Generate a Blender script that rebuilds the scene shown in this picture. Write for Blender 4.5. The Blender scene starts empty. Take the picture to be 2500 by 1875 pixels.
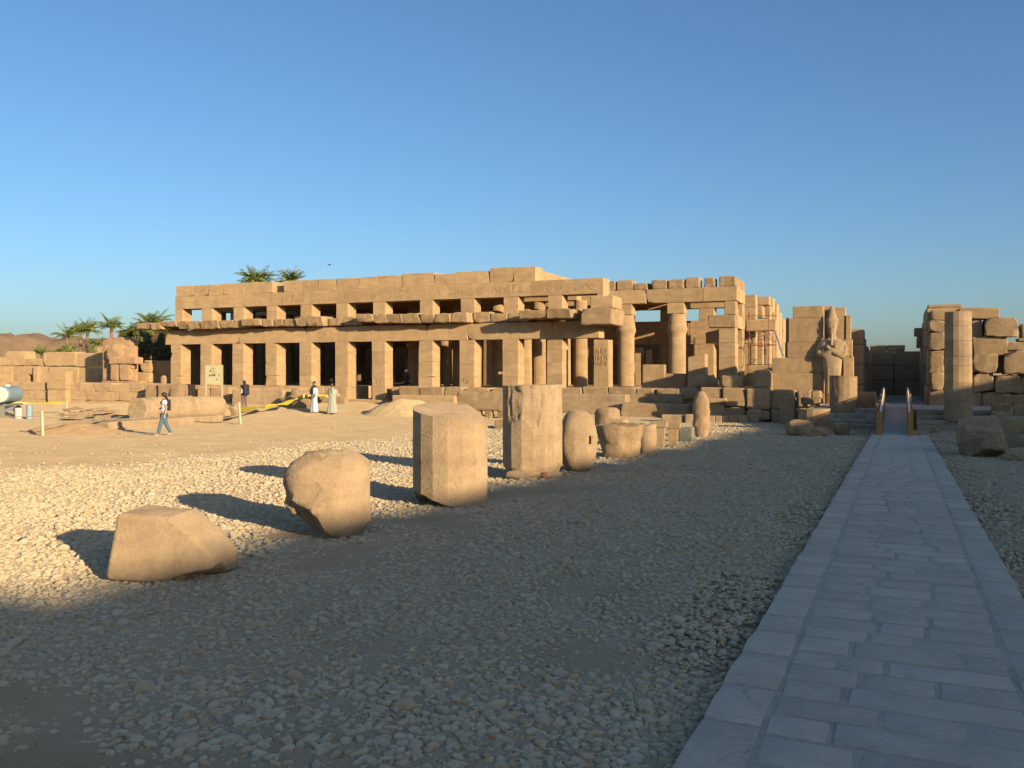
import bpy, bmesh, math, random
import numpy as np
from mathutils import Vector, Matrix, noise as NZ

R = math.radians
sc = bpy.context.scene
COL = sc.collection
random.seed(7)

# ------------------------------------------------------------------ camera
F, HZ, PHI, CZ = 2130.0, 905.0, R(23.95), 1.62      # focal length and horizon in photo pixels (2500 wide)
SP, CP = math.sin(PHI), math.cos(PHI)
cd = bpy.data.cameras.new('camera')
cam = bpy.data.objects.new('camera', cd); COL.objects.link(cam)
cd.sensor_width = 36; cd.lens = F/2500*36; cd.shift_y = -(937.5-HZ)/2500
cd.clip_start = .1; cd.clip_end = 3000
cam.location = (0, 0, CZ); cam.rotation_euler = (R(90), 0, PHI)
sc.camera = cam
sc.render.resolution_x = 1024; sc.render.resolution_y = 768

# ------------------------------------------------------------------ light
SUN_EL = R(12.3)
SHX, SHY = -.883, .469                               # the way shadows fall on the ground
w = bpy.data.worlds.new('World'); sc.world = w; w.use_nodes = True
nt = w.node_tree; bg = nt.nodes['Background']
sky = nt.nodes.new('ShaderNodeTexSky'); sky.sky_type = 'NISHITA'; sky.sun_disc = False
sky.sun_elevation = SUN_EL; sky.sun_rotation = math.atan2(-SHX, -SHY)
sky.altitude = 80; sky.air_density = 1.0; sky.dust_density = 1.25; sky.ozone_density = 4.4
nt.links.new(sky.outputs[0], bg.inputs[0]); bg.inputs[1].default_value = .098
sd = bpy.data.lights.new('sun', 'SUN'); so = bpy.data.objects.new('sun', sd); COL.objects.link(so)
sd.energy = 4.0; sd.angle = R(.53); sd.color = (1, .83, .56)
so.rotation_euler = Vector((SHX*math.cos(SUN_EL), SHY*math.cos(SUN_EL), -math.sin(SUN_EL))).to_track_quat('-Z', 'Y').to_euler()
so.location = (40, -20, 30)
sc.view_settings.view_transform = 'Standard'; sc.view_settings.look = 'None'
sc.view_settings.gamma = 1; sc.view_settings.exposure = .8; sc.view_settings.use_curve_mapping = False

# ------------------------------------------------------------------ photo pixel -> place
def gx(x, Y):
    u = (x-1250)/F; d = Y/(u*SP+CP); return d*(u*CP-SP)
def gd(x, Y): return Y/((x-1250)/F*SP+CP)
def gz(x, y, Y): return CZ+(HZ-y)/F*gd(x, Y)
TX = [-70, -45, -30, -18, -6, 0, 8, 30]
TY = [-30, 0, 10, 20, 28, 34, 38, 41, 44, 47]
TZ = [[.4]*8,
      [-.3, -.25, -.15, -.08, 0, 0, 0, 0],
      [-.6, -.5, -.4, -.3, -.21, -.17, -.17, -.17],
      [-.9, -.85, -.75, -.58, -.42, -.34, -.34, -.34],
      [-.95, -.95, -.88, -.72, -.56, -.48, -.48, -.45],
      [-.95, -.95, -.93, -.78, -.62, -.58, -.55, -.5],
      [-.95, -.92, -.88, -.75, -.65, -.6, -.58, -.5],
      [-.9, -.75, -.75, -.65, -.65, -.6, -.58, -.5],
      [-.85, -.4, -.32, -.5, -.6, -.6, -.58, -.5],
      [-.8, -.3, -.2, -.4, -.6, -.6, -.58, -.5]]
def _seg(T, v):
    if v <= T[0]: return 0, 0.
    if v >= T[-1]: return len(T)-2, 1.
    for i in range(len(T)-1):
        if v <= T[i+1]: return i, (v-T[i])/(T[i+1]-T[i])
def zt(X, Y):
    i, a = _seg(TX, X); j, b = _seg(TY, Y)
    return (TZ[j][i]*(1-a)+TZ[j][i+1]*a)*(1-b)+(TZ[j+1][i]*(1-a)+TZ[j+1][i+1]*a)*b
def gnd(x, y):
    z = -.3
    for k in range(25):
        d = (z-CZ)*F/(HZ-y); u = (x-1250)/F
        X, Y = d*(u*CP-SP), d*(u*SP+CP); z = zt(X, Y)
    return Vector((X, Y, z))

# ------------------------------------------------------------------ materials
def newmat(name):
    m = bpy.data.materials.new(name); m.use_nodes = True
    return m, m.node_tree, m.node_tree.nodes['Principled BSDF']
def node(t, kind, **kw):
    n = t.nodes.new(kind)
    for k, v in kw.items():
        if k in n.inputs.keys() if isinstance(k, str) else False: n.inputs[k].default_value = v
        else: setattr(n, k, v)
    return n
def plain(name, c, rough=.7, metal=0, bump=0, scale=40):
    m, t, b = newmat(name)
    b.inputs['Base Color'].default_value = (*c, 1); b.inputs['Roughness'].default_value = rough
    b.inputs['Metallic'].default_value = metal
    g = t.nodes.new('ShaderNodeNewGeometry')
    n = t.nodes.new('ShaderNodeTexNoise'); n.inputs['Scale'].default_value = scale; n.inputs['Detail'].default_value = 4
    t.links.new(g.outputs['Position'], n.inputs['Vector'])
    mx = t.nodes.new('ShaderNodeMix'); mx.data_type = 'RGBA'
    mx.inputs[6].default_value = (*[v*.78 for v in c], 1); mx.inputs[7].default_value = (*[min(1, v*1.15) for v in c], 1)
    t.links.new(n.outputs[0], mx.inputs[0]); t.links.new(mx.outputs[2], b.inputs['Base Color'])
    if bump:
        bp = t.nodes.new('ShaderNodeBump'); bp.inputs['Strength'].default_value = bump; bp.inputs['Distance'].default_value = .01
        t.links.new(n.outputs[0], bp.inputs['Height']); t.links.new(bp.outputs[0], b.inputs['Normal'])
    return m
def W(c): return (c[0], c[1]*.93, c[2]*.80)
def stone(name, a, b_, c, scale=1.0, bump=.5, tint=.16, strata=3.0, dist=.03, pits=.4, stain=.6, streak=.16):
    """weathered stone: two tones in layers, blotches of a third, fine grain and pits; each piece a little lighter or darker"""
    a, b_, c = W(a), W(b_), W(c)
    m, t, bs = newmat(name); L = t.links.new
    bs.inputs['Roughness'].default_value = .92; bs.inputs['Diffuse Roughness'].default_value = .6; bs.inputs['Specular IOR Level'].default_value = .15
    g = t.nodes.new('ShaderNodeNewGeometry'); oi = t.nodes.new('ShaderNodeObjectInfo')
    ad = t.nodes.new('ShaderNodeVectorMath'); ad.operation = 'ADD'
    cm = t.nodes.new('ShaderNodeVectorMath'); cm.operation = 'SCALE'; cm.inputs[0].default_value = (17, 9, 13)
    L(oi.outputs['Random'], cm.inputs['Scale']); L(g.outputs['Position'], ad.inputs[0]); L(cm.outputs[0], ad.inputs[1])
    mp = t.nodes.new('ShaderNodeMapping'); mp.inputs['Scale'].default_value = (scale, scale, scale*strata); L(ad.outputs[0], mp.inputs[0])
    n1 = t.nodes.new('ShaderNodeTexNoise'); n1.inputs['Scale'].default_value = 1.3; n1.inputs['Detail'].default_value = 9; n1.inputs['Roughness'].default_value = .62
    L(mp.outputs[0], n1.inputs['Vector'])
    r1 = t.nodes.new('ShaderNodeValToRGB'); r1.color_ramp.elements[0].position = .34; r1.color_ramp.elements[1].position = .68
    r1.color_ramp.elements[0].color = (*a, 1); r1.color_ramp.elements[1].color = (*b_, 1); L(n1.outputs[0], r1.inputs[0])
    n2 = t.nodes.new('ShaderNodeTexNoise'); n2.inputs['Scale'].default_value = .55*scale; n2.inputs['Detail'].default_value = 6; n2.inputs['Roughness'].default_value = .7
    L(ad.outputs[0], n2.inputs['Vector'])
    r2 = t.nodes.new('ShaderNodeValToRGB'); r2.color_ramp.elements[0].position = .5; r2.color_ramp.elements[1].position = .72
    r2.color_ramp.elements[0].color = (0, 0, 0, 1); r2.color_ramp.elements[1].color = (stain, stain, stain, 1); L(n2.outputs[0], r2.inputs[0])
    mx = t.nodes.new('ShaderNodeMix'); mx.data_type = 'RGBA'; L(r2.outputs[0], mx.inputs[0]); L(r1.outputs[0], mx.inputs[6]); mx.inputs[7].default_value = (*c, 1)
    n3 = t.nodes.new('ShaderNodeTexNoise'); n3.inputs['Scale'].default_value = 24; n3.inputs['Detail'].default_value = 5; n3.inputs['Roughness'].default_value = .7
    L(ad.outputs[0], n3.inputs['Vector'])
    hs = t.nodes.new('ShaderNodeHueSaturation')
    ma = t.nodes.new('ShaderNodeMath'); ma.operation = 'MULTIPLY_ADD'; ma.inputs[1].default_value = tint; ma.inputs[2].default_value = 1-tint*.5
    L(oi.outputs['Random'], ma.inputs[0])
    mb = t.nodes.new('ShaderNodeMath'); mb.operation = 'MULTIPLY_ADD'; mb.inputs[1].default_value = .5; mb.inputs[2].default_value = -.25
    L(n3.outputs[0], mb.inputs[0])
    mc = t.nodes.new('ShaderNodeMath'); mc.operation = 'ADD'; L(ma.outputs[0], mc.inputs[0]); L(mb.outputs[0], mc.inputs[1])
    vm = t.nodes.new('ShaderNodeMapping'); vm.inputs['Scale'].default_value = (2.6, 2.6, .45); L(ad.outputs[0], vm.inputs[0])
    n4 = t.nodes.new('ShaderNodeTexNoise'); n4.inputs['Scale'].default_value = 1.0; n4.inputs['Detail'].default_value = 7; n4.inputs['Roughness'].default_value = .65; L(vm.outputs[0], n4.inputs['Vector'])
    r4 = t.nodes.new('ShaderNodeValToRGB'); r4.color_ramp.elements[0].position = .36; r4.color_ramp.elements[0].color = (1-streak, 1-streak, 1-streak, 1); r4.color_ramp.elements[1].position = .56; L(n4.outputs[0], r4.inputs[0])
    wv = t.nodes.new('ShaderNodeVectorMath'); wv.operation = 'MULTIPLY_ADD'; wv.inputs[1].default_value = (.5, .5, .5); L(n1.outputs['Color'], wv.inputs[0]); L(ad.outputs[0], wv.inputs[2])
    ck = t.nodes.new('ShaderNodeTexVoronoi'); ck.feature = 'DISTANCE_TO_EDGE'; ck.inputs['Scale'].default_value = .9*max(scale, 1); L(wv.outputs[0], ck.inputs['Vector'])
    rk = t.nodes.new('ShaderNodeValToRGB'); rk.color_ramp.elements[0].color = (0, 0, 0, 1); rk.color_ramp.elements[1].position = .014; L(ck.outputs['Distance'], rk.inputs[0])
    km = t.nodes.new('ShaderNodeMix'); km.data_type = 'FLOAT'; L(r2.outputs[0], km.inputs[0]); km.inputs[2].default_value = 1; L(rk.outputs[0], km.inputs[3])
    md = t.nodes.new('ShaderNodeMath'); md.operation = 'MULTIPLY'; L(mc.outputs[0], md.inputs[0]); L(r4.outputs[0], md.inputs[1])
    me_ = t.nodes.new('ShaderNodeMath'); me_.operation = 'MULTIPLY'; L(md.outputs[0], me_.inputs[0]); L(km.outputs[0], me_.inputs[1])
    L(me_.outputs[0], hs.inputs['Value']); L(mx.outputs[2], hs.inputs['Color']); L(hs.outputs[0], bs.inputs['Base Color'])
    v = t.nodes.new('ShaderNodeTexVoronoi'); v.inputs['Scale'].default_value = 9*scale; L(ad.outputs[0], v.inputs['Vector'])
    vr = t.nodes.new('ShaderNodeValToRGB'); vr.color_ramp.elements[0].color = (1-pits, 1-pits, 1-pits, 1); vr.color_ramp.elements[1].position = .28; L(v.outputs['Distance'], vr.inputs[0])
    s1 = t.nodes.new('ShaderNodeMath'); s1.operation = 'MULTIPLY_ADD'; s1.inputs[1].default_value = .6; L(n1.outputs[0], s1.inputs[0]); L(n3.outputs[0], s1.inputs[2])
    s0 = t.nodes.new('ShaderNodeMath'); s0.operation = 'MULTIPLY'; L(s1.outputs[0], s0.inputs[0]); L(vr.outputs[0], s0.inputs[1])
    s2 = t.nodes.new('ShaderNodeMath'); s2.operation = 'MULTIPLY'; L(s0.outputs[0], s2.inputs[0]); L(km.outputs[0], s2.inputs[1])
    bp = t.nodes.new('ShaderNodeBump'); bp.inputs['Strength'].default_value = bump; bp.inputs['Distance'].default_value = dist
    L(s2.outputs[0], bp.inputs['Height']); L(bp.outputs[0], bs.inputs['Normal'])
    return m
SAND = stone('sandstone', (.41, .285, .17), (.515, .375, .235), (.33, .225, .14), streak=.09, tint=.12)
PALE = stone('pale_sandstone', (.40, .29, .19), (.50, .375, .255), (.30, .215, .14), scale=1.5, strata=2.2, bump=.5, dist=.04, stain=.75)
ROUGHST = stone('broken_sandstone', (.38, .265, .16), (.52, .375, .24), (.31, .215, .135), scale=2.2, strata=1.3, bump=.9, dist=.05)
PAVE = stone('grey_limestone', (.52, .455, .385), (.60, .53, .45), (.48, .42, .36), scale=2, strata=1, bump=.35, tint=.12, streak=.06)
GREYST = stone('grey_stone', (.42, .37, .31), (.56, .50, .42), (.34, .31, .27), scale=2, strata=1.4, bump=.6)
REDST = stone('reddish_granite', (.38, .245, .15), (.49, .34, .215), (.33, .18, .11), scale=1.8, strata=1.2, stain=.7)
MUD = stone('mud_brick', (.42, .285, .19), (.56, .40, .28), (.34, .225, .155), scale=.25, strata=1.6, bump=.9, dist=.4)
DARKST = stone('dark_stone', (.19, .19, .16), (.29, .28, .24), (.15, .16, .14), scale=2, strata=1.2)
WOODY = plain('ochre_paint', (.46, .22, .04), .6, bump=.2)
DECK = plain('grey_deck_paint', (.56, .53, .43), .7)
WHITE = plain('white_paint', (.78, .77, .74), .5)
CREAM = plain('cream_paint', (.52, .45, .26), .55, bump=.15)
SIGNY = plain('pale_yellow_board', (.56, .48, .26), .55)
INK = plain('dark_print', (.09, .07, .05), .7)
STEEL = plain('rusty_steel', (.26, .11, .07), .6, .4, scale=25)
GREYMET = plain('grey_metal', (.42, .42, .42), .5, .6)
TAPE = plain('yellow_tape', (.46, .37, .04), .45)
ROPE = plain('dusty_rope', (.50, .40, .27), .9)
BLUEP = plain('faded_blue_paint', (.27, .36, .40), .55, scale=6)
TANKW = plain('white_paint_and_sunlit_end', (.62, .58, .47), .6, scale=8)
TYRE = plain('black_rubber', (.02, .02, .02), .8)
SKIN = plain('skin_tone', (.50, .28, .18), .55)
SKIND = plain('brown_skin_tone', (.20, .10, .06), .55)
HAIR = plain('dark_hair', (.03, .016, .012), .5)
CWHITE = plain('white_cotton', (.82, .80, .80), .85, scale=25)
CLILAC = plain('pale_cotton', (.66, .62, .66), .85, scale=18)
CGREY = plain('grey_green_cotton', (.40, .38, .29), .85, scale=18)
CBLACK = plain('black_cotton', (.025, .022, .025), .85)
JEAN = plain('blue_denim', (.09, .15, .20), .85, scale=30)
TROUS = plain('brown_trousers', (.17, .115, .09), .85)
NAVY = plain('dark_shirt', (.035, .025, .035), .85)
CAPG = plain('green_cap_cloth', (.10, .22, .17), .8)
SHOE = plain('beige_canvas', (.55, .50, .44), .8)
BRICK = plain('red_brick', (.42, .14, .07), .85, bump=.3)
TRUNK = plain('palm_bark', (.27, .15, .09), .95, bump=.6, scale=12)
BIRDC = plain('brown_feather', (.10, .075, .06), .8)
def leafmat(name, a, b_):
    m, t, bs = newmat(name); L = t.links.new
    g = t.nodes.new('ShaderNodeNewGeometry'); n = t.nodes.new('ShaderNodeTexNoise'); n.inputs['Scale'].default_value = .9; n.inputs['Detail'].default_value = 3
    L(g.outputs['Position'], n.inputs['Vector'])
    r = t.nodes.new('ShaderNodeValToRGB'); r.color_ramp.elements[0].position = .35; r.color_ramp.elements[1].position = .65
    r.color_ramp.elements[0].color = (*a, 1); r.color_ramp.elements[1].color = (*b_, 1)
    L(n.outputs[0], r.inputs[0]); L(r.outputs[0], bs.inputs['Base Color']); bs.inputs['Roughness'].default_value = .55
    tr = t.nodes.new('ShaderNodeBsdfTranslucent'); L(r.outputs[0], tr.inputs[0])
    mx = t.nodes.new('ShaderNodeMixShader'); mx.inputs[0].default_value = .25
    L(bs.outputs[0], mx.inputs[1]); L(tr.outputs[0], mx.inputs[2]); L(mx.outputs[0], t.nodes['Material Output'].inputs[0])
    return m
FROND = leafmat('palm_leaf', (.14, .18, .035), (.29, .30, .07))
DRYFR = leafmat('dry_palm_leaf', (.20, .14, .07), (.30, .22, .10))
SHRUB = leafmat('dusty_shrub_leaf', (.08, .085, .03), (.15, .14, .05))

# ------------------------------------------------------------------ object helpers
def tag(o, label, cat, group=None, kind=None):
    if label: o['label'] = label
    if cat: o['category'] = cat
    if group: o['group'] = group
    if kind: o['kind'] = kind
    return o
def thing(name, loc, label, cat, group=None, rz=0):
    o = bpy.data.objects.new(name, None); COL.objects.link(o); o.empty_display_size = .3
    o.location = loc; o.rotation_euler = (0, 0, rz)
    return tag(o, label, cat, group)
def mobj(name, verts, faces, m, parent=None, loc=(0, 0, 0), smooth=38, rot=None):
    me = bpy.data.meshes.new(name); me.from_pydata([tuple(v) for v in verts], [], faces)
    me.validate(); me.update()
    me.materials.append(m)
    if smooth is not None:
        me.shade_smooth()
        if smooth < 180: me.set_sharp_from_angle(angle=R(smooth))
    return link(name, me, parent, loc, rot)
def link(name, me, parent=None, loc=(0, 0, 0), rot=None):
    o = bpy.data.objects.new(name, me); COL.objects.link(o)
    o.location = loc
    if parent is not None:
        o.parent = parent
    if rot: o.rotation_euler = rot
    return o
def gridbox(sx, sy, sz, bev, cell):
    """box from -sx/2..sx/2, -sy/2..sy/2, 0..sz with worn edges; returns verts and quads"""
    def ticks(L):
        b = min(bev, L*.2); n = max(1, min(9, int(round((L-2*b)/cell))))
        return [0]+[b+(L-2*b)*i/n for i in range(n+1)]+[L]
    T = [ticks(sx), ticks(sy), ticks(sz)]; S = (sx, sy, sz); n = [len(t) for t in T]
    idx = {}; V = []; Fc = []
    def vid(i, j, k):
        if (i, j, k) in idx: return idx[(i, j, k)]
        p = [T[0][i], T[1][j], T[2][k]]; ext = [a for a, q in enumerate((i, j, k)) if q in (0, n[a]-1)]
        if len(ext) > 1:
            q = .32 if len(ext) == 2 else .5
            for a in ext:
                b = min(bev, S[a]*.2)*q
                p[a] += b if p[a] == 0 else -b
        idx[(i, j, k)] = len(V); V.append(Vector((p[0]-sx/2, p[1]-sy/2, p[2]))); return idx[(i, j, k)]
    for i in range(n[0]-1):
        for j in range(n[1]-1):
            Fc.append((vid(i, j, 0), vid(i, j+1, 0), vid(i+1, j+1, 0), vid(i+1, j, 0)))
            k = n[2]-1; Fc.append((vid(i, j, k), vid(i+1, j, k), vid(i+1, j+1, k), vid(i, j+1, k)))
    for i in range(n[0]-1):
        for k in range(n[2]-1):
            Fc.append((vid(i, 0, k), vid(i+1, 0, k), vid(i+1, 0, k+1), vid(i, 0, k+1)))
            j = n[1]-1; Fc.append((vid(i, j, k), vid(i, j, k+1), vid(i+1, j, k+1), vid(i+1, j, k)))
    for j in range(n[1]-1):
        for k in range(n[2]-1):
            Fc.append((vid(0, j, k), vid(0, j, k+1), vid(0, j+1, k+1), vid(0, j+1, k)))
            i = n[0]-1; Fc.append((vid(i, j, k), vid(i, j+1, k), vid(i, j+1, k+1), vid(i, j, k+1)))
    return V, Fc
_s = [0]
def seed():
    _s[0] += 1; return Vector((_s[0]*7.31 % 91, _s[0]*3.77 % 83, _s[0]*5.13 % 97))
def roughen(V, amt, S=None, f=1.6, chip=0, bev=.03):
    S = S or seed()
    for v in V:
        d = NZ.noise_vector(v*f+S)*amt+NZ.noise_vector(v*f*3.4+S)*amt*.45
        v += d
    return V
def blk(name, par, x0, x1, y0, y1, z0, z1, m=None, rough=.012, bev=.03, cell=.5, rz=0, warp=None, chips=0, f=1.6, tilt=None, **tg):
    """one dressed or broken stone between those world bounds, origin at the middle of its base"""
    if x1 < x0: x0, x1 = x1, x0
    if z1 < z0: z0, z1 = z1, z0
    if y1 < y0: y0, y1 = y1, y0
    sx, sy, sz = x1-x0, y1-y0, z1-z0
    V, Fc = gridbox(sx, sy, sz, bev, cell)
    if warp: V = [Vector(warp(v.x/sx*2, v.y/sy*2, v.z/sz, v.x, v.y, v.z)) for v in V]
    rnd = random.Random(int(x0*131+z0*977+y0*37+_s[0]))
    for k in range(chips):                                  # knock corners and arrises off along tilted planes
        nn = Vector((rnd.choice((-1, 1))*rnd.uniform(.4, 1), -rnd.uniform(.1, 1), rnd.choice((-1, 1))*rnd.uniform(.3, 1))).normalized()
        o = abs(nn.x)*sx/2+abs(nn.y)*sy/2+abs(nn.z)*sz/2-rnd.uniform(.04, .22)*min(sx, sz, 1)
        c = Vector((0, 0, sz/2))
        for v in V:
            e = nn.dot(v-c)-o
            if e > 0: v -= nn*e*.9
    roughen(V, rough, f=f)
    P = Vector(((x0+x1)/2, (y0+y1)/2, z0))
    loc = P-Vector(par.location) if par else P
    o = mobj(name, V, Fc, m or SAND, par, loc, smooth=15, rot=(tilt[0], tilt[1], rz) if tilt else ((0, 0, rz) if rz else None))
    if tg: tag(o, tg.get('label'), tg.get('cat'), tg.get('group'), tg.get('kind'))
    return o
def pblk(name, par, x0, y0, x1, y1, Y, dep, m=None, **kw):
    """stone whose front face fills that rectangle of the photograph when it stands on the plane Y"""
    xm = (x0+x1)/2
    return blk(name, par, gx(x0, Y), gx(x1, Y), Y, Y+dep, gz(xm, y1, Y), gz(xm, y0, Y), m, **kw)
def ico(sub):
    bm = bmesh.new(); bmesh.ops.create_icosphere(bm, subdivisions=sub, radius=1)
    V = [v.co.copy() for v in bm.verts]; Fc = [tuple(q.index for q in f.verts) for f in bm.faces]; bm.free()
    return V, Fc
ICO = {k: ico(k) for k in (1, 2, 3, 4)}
def boulder(name, loc, size, m=None, crag=.0, e=3.0, lump=.1, cuts=6, rz=0, sub=3, par=None, planes=(), f=1.3, **tg):
    V, Fc = ICO[sub]; V = [v.copy() for v in V]; S = seed(); rnd = random.Random(_s[0]*13)
    for v in V:
        k = (abs(v.x)**e+abs(v.y)**e+abs(v.z)**e)**(-1/e); v *= k
    pl = [(Vector(p[:3]).normalized(), p[3]) for p in planes]
    for k in range(cuts):
        nn = Vector((rnd.gauss(0, 1), rnd.gauss(0, 1), rnd.gauss(0, 1))).normalized(); pl.append((nn, rnd.uniform(.82, 1.02)))
    for v in V:
        for nn, o in pl:
            q = nn.dot(v)-o
            if q > 0: v -= nn*q
        v += NZ.noise_vector(v*f+S)*lump+NZ.noise_vector(v*f*3.3+S)*lump*.42+NZ.noise_vector(v*f*8+S)*lump*.15
        if crag: v *= 1-crag*(abs(NZ.noise(v*2.6+S))*1.1+abs(NZ.noise(v*6.1+S))*.55-.25)*(1 if v.x < .35 else .35)
        v.x *= size[0]/2; v.y *= size[1]/2; v.z *= size[2]/2
    zm = min(v.z for v in V)+.03*size[2]
    for v in V: v.z -= zm
    P = Vector(loc)-(Vector(par.location) if par else Vector((0, 0, 0)))
    o = mobj(name, V, Fc, m or ROUGHST, par, P, rot=(0, 0, rz) if rz else None, smooth=30)
    if tg: tag(o, tg.get('label'), tg.get('cat'), tg.get('group'), tg.get('kind'))
    return o
def loft(rad, bot, top, nth, nt, ncap=3, seed_=None, rough=.0, f=3.0, ts=None):
    """closed drum: rad(t, th) its half width, bot(x, y) and top(x, y) its end surfaces"""
    V, Fc = [], []
    ts = ts or [i/nt for i in range(nt+1)]
    def ring(t, k=1.0):
        s = len(V)
        for i in range(nth):
            th = 2*math.pi*i/nth; r = rad(t, th)*k; x, y = r*math.cos(th), r*math.sin(th)
            b, tp = bot(x, y), top(x, y); V.append(Vector((x, y, b+(tp-b)*t)))
        return s
    rings = []
    for k in [q/(ncap+1) for q in range(1, ncap+1)]: rings.append(ring(0, k))
    for t in ts: rings.append(ring(t))
    for k in [1-q/(ncap+1) for q in range(1, ncap+1)]: rings.append(ring(1, k))
    V.append(Vector((0, 0, bot(0, 0)))); cb = len(V)-1
    V.append(Vector((0, 0, top(0, 0)))); ct = len(V)-1
    for a, b in zip(rings[:-1], rings[1:]):
        for i in range(nth):
            j = (i+1) % nth; Fc.append((a+i, a+j, b+j, b+i))
    for i in range(nth):
        j = (i+1) % nth; Fc.append((cb, rings[0]+j, rings[0]+i)); Fc.append((ct, rings[-1]+i, rings[-1]+j))
    if rough: roughen(V, rough, f=f)
    return V, Fc
def poly_r(n, r, rot=0):
    def q(th):
        a = ((th-rot) % (2*math.pi/n))-math.pi/n; return r*math.cos(math.pi/n)/math.cos(a)
    return q
def tube(pts, r, seg=8, rr=None):
    V, Fc = [], []; n = len(pts); pts = [Vector(p) for p in pts]
    for i, p in enumerate(pts):
        d = (pts[min(i+1, n-1)]-pts[max(i-1, 0)]).normalized()
        a = d.orthogonal().normalized() if abs(d.z) > .9 else d.cross(Vector((0, 0, 1))).normalized(); b = d.cross(a)
        q = rr[i] if rr else r
        for k in range(seg):
            t = 2*math.pi*k/seg; V.append(p+a*math.cos(t)*q+b*math.sin(t)*q)
    for i in range(n-1):
        for k in range(seg):
            k2 = (k+1) % seg; Fc.append((i*seg+k, i*seg+k2, (i+1)*seg+k2, (i+1)*seg+k))
    Fc.append(tuple(range(seg))[::-1]); Fc.append(tuple((n-1)*seg+k for k in range(seg)))
    return V, Fc
def join(*VF):
    V, Fc = [], []
    for v, f in VF:
        o = len(V); V += list(v); Fc += [tuple(i+o for i in q) for q in f]
    return V, Fc
def box(x0, x1, y0, y1, z0, z1):
    V = [Vector((x, y, z)) for z in (z0, z1) for y in (y0, y1) for x in (x0, x1)]
    return V, [(0, 2, 3, 1), (4, 5, 7, 6), (0, 1, 5, 4), (2, 6, 7, 3), (0, 4, 6, 2), (1, 3, 7, 5)]
def skin(verts, edges, root=0, sub=2):
    """grow a smooth body over a stick figure: verts = (x, y, z, rx, ry)"""
    me = bpy.data.meshes.new('tmp'); me.from_pydata([v[:3] for v in verts], edges, [])
    o = bpy.data.objects.new('tmp', me); COL.objects.link(o)
    md = o.modifiers.new('s', 'SKIN'); md.use_smooth_shade = True
    for i, v in enumerate(verts):
        sv = me.skin_vertices[0].data[i]; sv.radius = (v[3], v[4] if len(v) > 4 else v[3]); sv.use_root = (i == root)
    ss = o.modifiers.new('u', 'SUBSURF'); ss.levels = sub; ss.render_levels = sub
    dg = bpy.context.evaluated_depsgraph_get(); ev = o.evaluated_get(dg)
    r = bpy.data.meshes.new_from_object(ev)
    bpy.data.objects.remove(o); bpy.data.meshes.remove(me)
    return r
def skobj(name, verts, edges, m, par, root=0, sub=2):
    me = skin(verts, edges, root, sub); me.name = name; me.materials.clear(); me.materials.append(m); me.shade_smooth()
    return link(name, me, par)
# ------------------------------------------------------------------ ground
def sstep(a, b, v):
    t = max(0., min(1., (v-a)/(b-a))); return t*t*(3-2*t)
def nz(X, Y, f, o=0): return NZ.noise(Vector((X*f+o, Y*f-o, o*1.7)))
BARE = [(-4.9, 6.9, .55, .8), (-5.1, 9.3, .55, .7), (-6.1, 7.6, .4, .5), (-5.6, 11.9, .5, .6), (-5.2, 16.6, .5, .9), (-5.2, 12.4, .7, .9), (-4.9, 13.3, .7, .5), (-2.7, 2.35, 1.25, .62), (-4.3, 3.0, .8, .35),
        (-3.6, 17.5, 1.1, 1.2), (-2.9, 4.6, .5, .35), (-1.9, 4.9, .45, .3), (-5.0, 20.5, .6, 1.2), (-3.4, 12.2, .7, .4), (-2.6, 22.5, .8, 1.4), (-2.3, 6.6, .5, .5)]
def gravel_at(X, Y):
    """how thickly pebbles cover the ground here, 0 bare to 1 full"""
    e = -14.6+nz(X, Y, .35, 3)*2.2-.055*max(0, Y-10)
    g = sstep(e-2.2, e+1.0, X)
    if Y > 33: g *= 1-.8*sstep(33, 40, Y)
    for bx, by, rx, ry in BARE:
        q = math.hypot((X-bx)/rx, (Y-by)/ry)+nz(X, Y, 1.9, 8)*.8+nz(X, Y, 5, 2)*.3
        g *= sstep(.35, 1.25, q)*(.6 if by > 3.2 and bx > -4.4 else 1)+(.4 if by > 3.2 and bx > -4.4 else 0)
    g *= .72+.28*sstep(-.35, .15, nz(X, Y, .6, 21))
    return g
def axis(lo, hi, st, out, far):
    a = [lo+st*i for i in range(int((hi-lo)/st)+1)]; s = st; v = a[-1]
    while v < far: s *= 1.35; v += s; a.append(v)
    s = st; v = a[0]; b = []
    while v > -far: s *= 1.35; v -= s; b.append(v)
    return b[::-1]+a
xs = axis(-36, 7, .3, 0, 1500); ys = axis(0, 46, .3, 0, 1500)
V = []; gcol = []
for Y in ys:
    for X in xs:
        z = zt(X, Y)
        if -45 < X < 12 and -6 < Y < 50:
            z += nz(X, Y, .7, 5)*.035+nz(X, Y, 2.3, 9)*.012
            if X < -13: z += nz(X, Y, 1.1, 31)*.03*sstep(-13, -17, X)
            if abs(X) < 1.3 and Y < 38: z = min(z, zt(X, Y)-.005)
        V.append((X, Y, z)); gcol.append(gravel_at(X, Y))
n = len(xs); Fc = [(j*n+i, j*n+i+1, (j+1)*n+i+1, (j+1)*n+i) for j in range(len(ys)-1) for i in range(n-1)]
m, t, bs = newmat('dusty_ground'); L = t.links.new
bs.inputs['Roughness'].default_value = .95; bs.inputs['Diffuse Roughness'].default_value = 1; bs.inputs['Specular IOR Level'].default_value = .1
g = t.nodes.new('ShaderNodeNewGeometry'); at = t.nodes.new('ShaderNodeAttribute'); at.attribute_name = 'gravel'
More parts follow.
